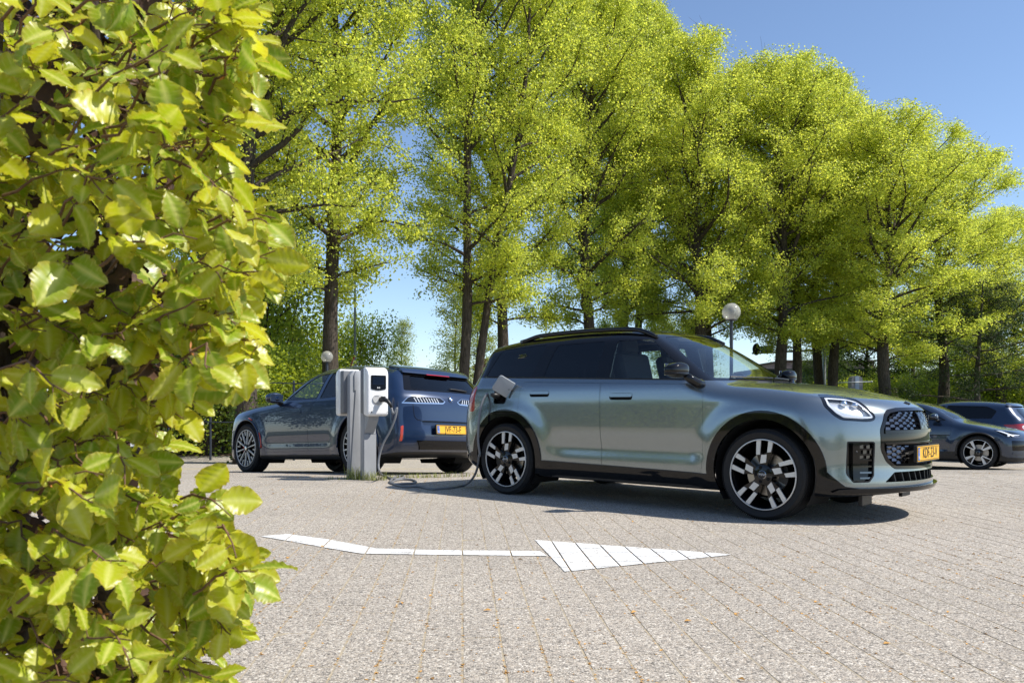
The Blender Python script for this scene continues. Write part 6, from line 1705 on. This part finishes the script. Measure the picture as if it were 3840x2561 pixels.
def tall_light():
    x, y = (1331 - 1920) / 92, 34.0; g = gz(y); root = empty("street_light", (x, y, g), label="tall slim street light on a grey green pole in front of the pale maple", cat="street light"); H = 7.1 - g
    MB().lathe([(.075, 0), (.075, 1.2), (.058, 1.25), (.035, H)], 16).build("pole", M_GALV, root, auto=40)
    MB().tube([(0, 0, H - .03), (-.12, -.05, H + .02), (-.30, -.10, H + .03)], .022, 8).build("bracket", M_GALV, root, smooth=True)
    b = MB(); b.box((-.55, -.16, H + .03), (.56, .20, .075), rz=R(18), bev=.03); b.build("lamp_head", M_GALV, root, auto=40)
    s = empty("warning_sign", (x - .04, y - .09, 2.50), (0, 0, R(68)), "small red bordered triangular sign on the tall street light's pole", "sign")
    tri = lambda q: [(-.30 * q, -.17 * q), (.30 * q, -.17 * q), (0, .35 * q)]
    MB().prism(poly_round(tri(1), .03, 3), 0, .02, FRONT2 := frame((1, 0, 0), (0, 0, 1))).build("sign_plate", pmat("sign red", (.50, .035, .02), rough=.4), s)
    MB().prism(poly_round(tri(.74), .02, 3), .0205, .0225, FRONT2).build("sign_field", pmat("sign cream", (.62, .58, .40), rough=.5), s)
    m = MB()
    for cx in (-.07, .07): m.prism(np.concatenate([circle((cx, -.06), .045, 14), circle((cx, -.06), .035, 14)[::-1]]), .0227, .0235, FRONT2)
    m.tube([(-.07, -.024, -.06), (-.01, -.024, .02), (.05, -.024, .02), (.07, -.024, -.06)], .006, 5); m.build("bicycle_symbol", M_SATIN, s)
    MB().tube([(0, .02, 0), (.10, .02, 0)], .012, 6).build("sign_clamp", M_GALV, s)
tall_light()

def signal_mast():
    Y = 45.0; s = 3127.4 / Y; X = lambda u: (u - 1920) / s; Zz = lambda v: CAM_H - (v - 1517.4) / s
    xm = X(3091); g = gz(Y); root = empty("signal_mast", (xm, Y, g), label="grey mast with a long arm reaching left between the lime trunks", cat="traffic mast")
    b = MB(); b.lathe([(.14, 0), (.14, .8), (.10, .85), (.085, Zz(1302) - g), (.03, Zz(1302) - g + .02), (.025, Zz(1000) - g)], 16); b.build("mast", M_GALV, root, auto=40)
    b = MB(); b.tube([(0, 0, Zz(1312) - g), (X(3000) - xm, -.1, Zz(1316) - g), (X(2895) - xm, -.2, Zz(1322) - g), (X(2815) - xm, -.25, Zz(1326) - g)], [.075, .065, .055, .05], 10); b.build("arm", M_GALV, root, smooth=True)
    t = empty("traffic_light", (X(2827), Y - .45, Zz(1312)), (0, 0, R(-25)), "black traffic light with round backing board on the mast arm", "traffic light")
    FR = frame((1, 0, 0), (0, 0, 1))
    MB().prism(np.array([(.20 * math.cos(a), .32 * math.sin(a)) for a in np.linspace(0, 2 * np.pi, 32, endpoint=False)]), -.02, .02, FR).build("backing_board", M_SATIN, t)
    MB().box((0, .10, 0), (.20, .16, .50), bev=.03).build("signal_body", M_BLACK, t, auto=40)
    for dz in (.12, -.04, -.20):
        v = MB(); a = np.linspace(R(-20), R(200), 12); Vv = [(.08 * math.cos(q), -yy, dz + .08 * math.sin(q)) for yy in (.02, .22) for q in a]
        v.add(Vv, [[i, i + 1, 12 + i + 1, 12 + i] for i in range(11)]); v.build("visor", M_SATIN, t)
    d = empty("direction_sign", (X(2868), Y - .30, Zz(1309)), (0, R(-4), R(0)), "blue box sign with a white upward arrow on the mast arm", "sign")
    MB().box((0, 0, 0), (.70, .22, .32), bev=.05).build("sign_box", pmat("sign blue", (.03, .13, .36), rough=.3, coat=.5), d, auto=40)
    a = MB(); f = frame((1, 0, 0), (0, 0, 1), (.24, -.112, 0))
    a.prism([(-.014, -.09), (.014, -.09), (.014, .05), (-.014, .05)], 0, .004, f).prism([(-.06, .015), (-.042, .0), (0, .05), (0, .085)], 0, .004, f).prism([(.06, .015), (0, .085), (0, .05), (.042, .0)], 0, .004, f); a.build("arrow", M_LETTER, d)
    MB().box((.352, 0, 0), (.03, .20, .28), bev=.012).build("end_cap", M_LETTER, d)
signal_mast()

def barrier():
    x, y = 12.35, 30.0; g = gz(y); root = empty("barrier_gate", (x, y, g), label="pale barrier cabinet with a white boom by the thick lime trunk", cat="barrier")
    H = 1.93 - g
    MB().prism(poly_round([(-.20, 0), (.20, 0), (.20, H - .02), (-.20, H - .02)], [0, 0, .18, .18], 5), -.16, .16, frame((1, 0, 0), (0, 0, 1))).build("cabinet", pmat("pale grey cabinet", (.15, .15, .15), rough=.5), root)
    MB().box((.0, -.165, H - .28), (.14, .012, .50)).build("light_panel", pmat("pale blue panel", (.22, .27, .33), rough=.4), root)
    MB().tube([(-.70, -.2, 1.67 - g), (.46, -.2, 1.70 - g)], .018, 10).build("boom", M_GALV, root, smooth=True)
    MB().sphere((.50, -.2, 1.70 - g), .035).build("boom_end", M_GALV, root, smooth=True)
barrier()

def rail_fence():
    root = empty("rail_fence", (-9.0, 21.0, gz(21)), label="low dark rail fence in front of the shrubs left of the dark blue car", cat="fence")
    z = 1.42 - gz(21)
    for k in range(6): MB().lathe([(.03, 0), (.03, z + .06), (.001, z + .075)], 10, c=(k * 1.05 - 1.75, .02 * (k % 2), 0)).build("fence_post", M_POLE, root, auto=40)
    for zz in (z, z * .5):
        MB().tube([(-1.9 + q, 0, zz + .012 * math.sin(q * 3)) for q in np.linspace(0, 6.2, 20)], .016, 6).build("rail", M_POLE, root, smooth=True)
rail_fence()

def hall(name, label, x0, x1, y, h, depth, wall_m, roof_m, panel=.9, windows=(), door=None, pitch=0.0):
    g = gz(y); root = empty(name, ((x0 + x1) / 2, y, g), label=label, cat="building"); w = x1 - x0; H = h - g
    MB().box((0, depth / 2 + .06, H / 2), (w - .02, depth, H)).build("wall", wall_m, root)
    n = int(w / panel)
    me = None
    for k in range(n):
        b = MB().box((0, 0, 0), (w / n - .035, .05, H - .15), bev=.012)
        if me is None: o = b.build("wall_panel", wall_m, root); me = o.data
        else: o = link_mesh("wall_panel", me, root)
        o.location = (-w / 2 + (k + .5) * w / n, .03, H / 2)
    if pitch:
        MB().prism([(-w / 2 - .3, H), (w / 2 + .3, H), (w / 2 - .6, H + pitch), (-w / 2 + .6, H + pitch)], -depth - .3, .3, frame((1, 0, 0), (0, 0, 1))).build("roof", roof_m, root)
    else: MB().box((0, depth / 2, H + .10), (w + .3, depth + .4, .2), bev=.03).build("roof", roof_m, root)
    for wx, wz, ww, wh in windows:
        f = MB().box((wx, -.01, wz), (ww + .12, .08, wh + .12), bev=.01).build("window", M_GALV, root); MB().box((wx, -.055, wz), (ww, .012, wh)).build("pane", M_SCREEN, f)
    if door:
        d = MB().box((door[0], -.01, door[2] / 2), (door[1], .08, door[2]), bev=.01).build("door", M_POST, root); MB().box((door[0] + door[1] * .35, -.07, door[2] * .5), (.04, .05, .16)).build("handle", M_CHROME, d)
hall("low_hall", "dark corrugated hall seen low between the lime trunks", 22.5, 33.5, 75, 3.95, 9, pmat("dark wall sheet", (.020, .026, .034), rough=.6), M_SATIN, panel=.5, windows=[(-3.2, 2.6, 1.2, .7)], door=(2.0, 1.1, 2.2))
hall("brick_building", "pinkish brick building half hidden behind the dark trees", 30.0, 40.0, 92, 5.6, 9, pmat("pink brick", (.30, .19, .16), rough=.85, var=.25, scale=3), pmat("brown roof", (.10, .07, .06), rough=.8), panel=1.6, windows=[(-3.0, 2.8, 1.0, 1.2), (-.6, 2.8, 1.0, 1.2), (2.0, 2.8, 1.0, 1.2)])
hall("roof_house", "house with a dark red roof just showing behind the green car's rear window", -3.6, 4.5, 80, 4.4, 8, pmat("house brick", (.22, .13, .09), rough=.9, var=.2, scale=3), pmat("dark red roof", (.13, .045, .035), rough=.8), panel=2.0, windows=[(-2.5, 2.6, 1.1, 1.2), (0, 2.6, 1.1, 1.2)], pitch=.9)
# ------------------------------------------------------------------ beech hedge close to the camera
def beech_material():
    m, nt, b = nodes_of("young beech leaf"); L = nt.links.new; out = nt.nodes["Material Output"]
    at = N(nt, "ShaderNodeAttribute", attribute_name="shade"); ve = N(nt, "ShaderNodeAttribute", attribute_name="vein"); ed = N(nt, "ShaderNodeAttribute", attribute_name="rim")
    oi = N(nt, "ShaderNodeObjectInfo")
    sm = N(nt, "ShaderNodeMath", operation='ADD'); L(at.outputs["Fac"], sm.inputs[0]); L(oi.outputs["Random"], sm.inputs[1])
    fr = N(nt, "ShaderNodeMath", operation='FRACT'); L(sm.outputs[0], fr.inputs[0])
    tc = N(nt, "ShaderNodeNewGeometry"); no = N(nt, "ShaderNodeTexNoise", Scale=55.0, Detail=5.0); L(tc.outputs["Position"], no.inputs["Vector"])
    def col(g, y, br, vein):
        r = N(nt, "ShaderNodeMix", data_type='RGBA'); r.inputs[6].default_value = rgba(g); r.inputs[7].default_value = rgba(y); L(fr.outputs[0], r.inputs["Factor"])
        k = N(nt, "ShaderNodeMath", operation='MULTIPLY'); L(ed.outputs["Fac"], k.inputs[0]); L(no.outputs["Fac"], k.inputs[1])
        q = N(nt, "ShaderNodeMix", data_type='RGBA'); L(k.outputs[0], q.inputs["Factor"]); L(r.outputs[2], q.inputs[6]); q.inputs[7].default_value = rgba(br)
        v = N(nt, "ShaderNodeMix", data_type='RGBA'); kv = N(nt, "ShaderNodeMath", operation='MULTIPLY'); kv.inputs[1].default_value = .8; L(ve.outputs["Fac"], kv.inputs[0]); L(kv.outputs[0], v.inputs["Factor"]); L(q.outputs[2], v.inputs[6]); v.inputs[7].default_value = rgba(vein)
        return v
    a = col((.17, .29, .008), (.52, .53, .024), (.42, .26, .05), (.66, .66, .20)); t = col((.32, .50, .008), (.83, .82, .03), (.60, .36, .03), (.80, .80, .14))
    L(a.outputs[2], b.inputs["Base Color"]); b.inputs["Roughness"].default_value = .33; b.inputs["Specular IOR Level"].default_value = .45
    tl = N(nt, "ShaderNodeBsdfTranslucent"); L(t.outputs[2], tl.inputs["Color"])
    mx = N(nt, "ShaderNodeMixShader"); mx.inputs[0].default_value = .42; L(b.outputs[0], mx.inputs[1]); L(tl.outputs[0], mx.inputs[2]); L(mx.outputs[0], out.inputs[0])
    return m
M_BEECH = beech_material()
M_TWIG = pmat("beech twig", (.16, .085, .05), rough=.7, var=.3, scale=60)
M_STEM = bark_material("beech stem", (.03, .022, .016), (.085, .065, .05))
M_BUD = pmat("copper bud scale", (.45, .17, .04), rough=.6)

def beech_leaf(rng):
    """unit-length pleated leaf; base at origin, along +x, face +z"""
    nu, nv = 25, 7; u = np.linspace(0, 1, nu); v = np.linspace(-1, 1, nv)
    curl, fold, ph, twist = rng.uniform(-.6, .4), rng.uniform(.04, .28), rng.uniform(0, 6.28), rng.uniform(-.5, .5)
    wmax = rng.uniform(.30, .37); V, ve, rim = [], [], []
    for uu in u:
        w = wmax * (math.sin(math.pi * min(1, uu ** .82)) ** .72 if 0 < uu < 1 else .015)
        for vv in v:
            x, y = uu, vv * w * (1 + (.035 * math.sin(uu * 19 + ph) + .045 * math.sin(2 * math.pi * 6.0 * uu - 1.9)) * abs(vv) ** 3)
            x += -.05 * abs(vv) * math.sin(math.pi * uu) + .16 * abs(vv) * w
            z = fold * abs(y) + .030 * math.sin(2 * math.pi * 6.0 * (uu - .30 * abs(vv))) * (.35 + .65 * abs(vv)) * math.sin(math.pi * uu) ** .5
            z += .04 * math.sin(uu * 7 + vv * 2 + ph) * abs(vv) ** 2
            a = twist * (uu - .3); y, z = y * math.cos(a) - z * math.sin(a), y * math.sin(a) + z * math.cos(a)
            th = curl * uu; rr = 1 / curl if abs(curl) > .05 else None
            if rr: x, z = math.sin(curl * x) * (rr) - math.sin(curl * x) * z * 1.0 * 1.0, (1 - math.cos(curl * x)) * rr + math.cos(curl * x) * z
            V.append((x, y, z)); ve.append(1.0 if abs(vv) < .05 else max(0, math.sin(2 * math.pi * 6.0 * (uu - .30 * abs(vv)) + 1.57)) ** 6 * .55); rim.append(abs(vv) ** 3 * .9 + max(0, uu - .8) * 3)
    F = [[i * nv + j, (i + 1) * nv + j, (i + 1) * nv + j + 1, i * nv + j + 1] for i in range(nu - 1) for j in range(nv - 1)]
    return np.array(V), np.array(F), np.array(ve), np.clip(np.array(rim), 0, 1)

def build_hedge():
    rng = np.random.RandomState(5)
    root = empty("beech_hedge", (-.75, 1.15, 0), label="beech hedge with bright young leaves, filling the left of the view close up", cat="hedge")
    kinds = [beech_leaf(rng) for _ in range(9)]
    meshes = []
    for V, F, ve, rim in kinds:
        me = mesh_np("leaf", V, F, smooth=True); me.materials.append(M_BEECH)
        for nm, val in (("vein", ve), ("rim", rim)): me.attributes.new(nm, 'FLOAT', 'POINT').data.foreach_set("value", val.astype(np.float32))
        meshes.append(me)
    by = np.array([-80, 0, 60, 130, 200, 250, 330, 400, 460, 520, 600, 640, 700, 760, 800, 850, 890, 940, 1000, 1060, 1110, 1150, 1190, 1230, 1270, 1330, 1370, 1420, 1460, 1500, 1568, 1640])
    bx = np.array([600, 605, 650, 672, 655, 640, 600, 625, 680, 690, 690, 660, 600, 655, 668, 600, 505, 500, 500, 478, 490, 540, 590, 560, 600, 650, 610, 590, 612, 560, 555, 555])
    bound = lambda y: np.interp(y, by, bx)
    W0 = np.array(root.location)
    leaves, twigs, buds = [], MB(), MB()
    def add_twig(tip, length, inward, nleaf, sz, layer):
        # grows from inside the hedge out to its tip, drooping at the end
        d = np.array(inward, float); d /= np.linalg.norm(d)
        base = tip + d * length; k = 6; t = np.linspace(0, 1, k + 1)[:, None]
        P = base * (1 - t) + tip * t + np.array([0, 0, 1.0]) * (.10 * length * np.sin(math.pi * t)) + rng.normal(0, .004, (k + 1, 3)); P[0] = base
        twigs.tube(P, np.linspace(.0022, .0008, k + 1), 5, cap=False)
        ax = (tip - base) / length
        for j in range(nleaf):
            q = .22 + .78 * (j + rng.uniform(0, .5)) / nleaf; q = min(q, 1); m = q * k; i0 = int(min(m, k - 1)); p = P[i0] * (1 - (m - i0)) + P[i0 + 1] * (m - i0)
            n = rng.normal(0, .66, 3) + np.array([.34, -.36, .74]); n /= np.linalg.norm(n)
            side = np.cross(n, ax); side /= np.linalg.norm(side); sg = 1 if j % 2 else -1
            a = ax * rng.uniform(.35, .9) + side * sg * rng.uniform(.4, 1.0) + np.array([.10, -.05, -rng.uniform(.1, 1.25)])
            a -= n * np.dot(a, n); a /= np.linalg.norm(a)
            pet = p + a * .008; leaves.append((pet, a, n, sz * rng.uniform(.62, 1.30), layer))
            twigs.tube([p, pet + a * .003], [.0008, .0006], 4, cap=False)
        if rng.rand() < .3:
            for _ in range(4):
                a = rng.normal(0, 1, 3); a /= np.linalg.norm(a); q = P[2] ; s = np.cross(a, ax); s /= max(np.linalg.norm(s), 1e-6)
                buds.add([q, q + a * .006 + s * .0012, q + a * .011, q + a * .006 - s * .0012], [[0, 1, 2, 3]])
    def sample(n, Yr, xr, layer, sz, inset, nl=(4, 7)):
        c = 0
        while c < n:
            y = rng.uniform(-70, 1640); lim = bound(y) - inset
            if xr is None: x = lim - abs(rng.normal(0, 26)) if rng.rand() < .38 else rng.uniform(-60, lim)
            else: x = rng.uniform(*xr)
            # open gaps where the lot shows through
            if xr is None and layer == 0:
                if ((x - 445) / 60) ** 2 + ((y - 1080) / 130) ** 2 < 1 and rng.rand() < .8: continue
                if ((x - 60) / 110) ** 2 + ((y - 1010) / 120) ** 2 < 1 and rng.rand() < .55: continue
                if ((x - 90) / 90) ** 2 + ((y - 330) / 100) ** 2 < 1 and rng.rand() < .5: continue
            Y = rng.uniform(*Yr) + (.10 if x > lim - 60 else 0)
            tip = pix(x * DP, y * DP, Y)
            if tip[2] < .02 or (layer == 2 and x > bound(y) - 150): continue
            add_twig(tip, rng.uniform(.10, .20), (-rng.uniform(.5, 1.0), rng.uniform(.25, .9), rng.uniform(-.45, .35)), rng.randint(*nl), sz, layer); c += 1
    sample(215, (.88, 1.12), None, 0, .049, 60)
    sample(160, (1.12, 1.42), None, 1, .050, 95)
    sample(400, (1.35, 2.1), (-150, 425), 2, .066, 0)
    sample(90, (.95, 1.7), (-620, -40), 3, .066, 0)
    # stems and forks inside
    st = MB()
    for x0, y0, sgn in ((-.70, 1.42, 1), (-.80, 1.28, 1), (-.93, 1.50, -1), (-1.15, 1.35, 1), (-.82, 1.62, 1), (-1.35, 1.5, -1)):
        zz = np.linspace(-.02, 1.9, 12); P = np.stack([x0 + .035 * np.sin(zz * 3 + x0 * 20), y0 + .03 * np.cos(zz * 2.6 + x0 * 9), zz], -1)
        st.tube(P, np.linspace(.017, .007, 12), 8)
        for k in range(13):
            z = rng.uniform(.08, 1.75); b = np.array([np.interp(z, zz, P[:, 0]), np.interp(z, zz, P[:, 1]), z]); L = rng.uniform(.18, .42)
            d = np.array([rng.uniform(.1, 1), rng.uniform(-1, .3), rng.uniform(-.1, .6)]); d /= np.linalg.norm(d)
            e = b + d * L; uu, vq = (1920 + 3127.4 * e[0] / e[1]) / DP, (1517.4 + 3127.4 * (CAM_H - e[2]) / e[1]) / DP
            if uu > bound(vq) - 110: continue
            st.tube([b, b + d * L * .5 + np.array([0, 0, .02]), b + d * L], [.0065, .0045, .0025], 6, cap=False)
    loc = lambda mb: [np.concatenate(mb.V) - W0, mb.F]
    o = link_mesh("stems", mesh_np("stems", *loc(st), smooth=True), root, M_STEM)
    o = link_mesh("twigs", mesh_np("twigs", *loc(twigs), smooth=True), root, M_TWIG); o['kind'] = 'stuff'
    o = link_mesh("bud_scales", mesh_np("bud_scales", *loc(buds)), root, M_BUD); o['kind'] = 'stuff'
    # the leaves that show largest are parts, the rest one mesh
    def score(lf):
        p, a, n, s, ly = lf; u = 1920 + 3127.4 * p[0] / p[1]; v = 1517.4 + 3127.4 * (CAM_H - p[2]) / p[1]
        if u < -60 or v < -60 or v > 2620: return -1
        vd = np.array([p[0], p[1], p[2] - CAM_H]); vd /= np.linalg.norm(vd)
        return (s / p[1]) * (.35 + abs(np.dot(vd, n))) * (1 if ly == 0 else .45)
    order = sorted(range(len(leaves)), key=lambda i: -score(leaves[i]))
    VV, FF, sh, vv_, rr_ = [], [], [], [], []; off = 0; DV, DF_, doff = [], [], 0
    for rank, i in enumerate(order):
        p, a, n, s, ly = leaves[i]; b = np.cross(n, a); k = rng.randint(len(kinds)); M = np.stack([a, b, n], 1) * s
        dry = ly == 2 and rng.rand() < .66
        if rank < 300:
            ob = bpy.data.objects.new("leaf", meshes[k]); COL.objects.link(ob); ob.parent = root
            X = np.eye(4); X[:3, :3] = M; X[:3, 3] = p - W0; ob.matrix_local = Matrix(X.tolist())
        else:
            V, F, ve, rim = kinds[k]
            if dry: DV.append(V @ M.T + p - W0); DF_.append(F + doff); doff += len(V); continue
            VV.append(V @ M.T + p - W0); FF.append(F + off); off += len(V); sh.append(np.full(len(V), rng.rand())); vv_.append(ve); rr_.append(rim)
    me = mesh_np("foliage", np.concatenate(VV), np.concatenate(FF), smooth=True); me.materials.append(M_BEECH)
    for nm, val in (("shade", sh), ("vein", vv_), ("rim", rr_)): me.attributes.new(nm, 'FLOAT', 'POINT').data.foreach_set("value", np.concatenate(val).astype(np.float32))
    o = link_mesh("foliage", me, root); o['kind'] = 'stuff'
    o = link_mesh("dry_leaves", mesh_np("dry_leaves", np.concatenate(DV), np.concatenate(DF_), smooth=True), root, pmat("dry brown beech leaf", (.075, .036, .018), rough=.7, var=.5, scale=30)); o['kind'] = 'stuff'  # old dry leaves; their dark brown also stands in for shade inside the hedge
    return root
HEDGE = build_hedge()
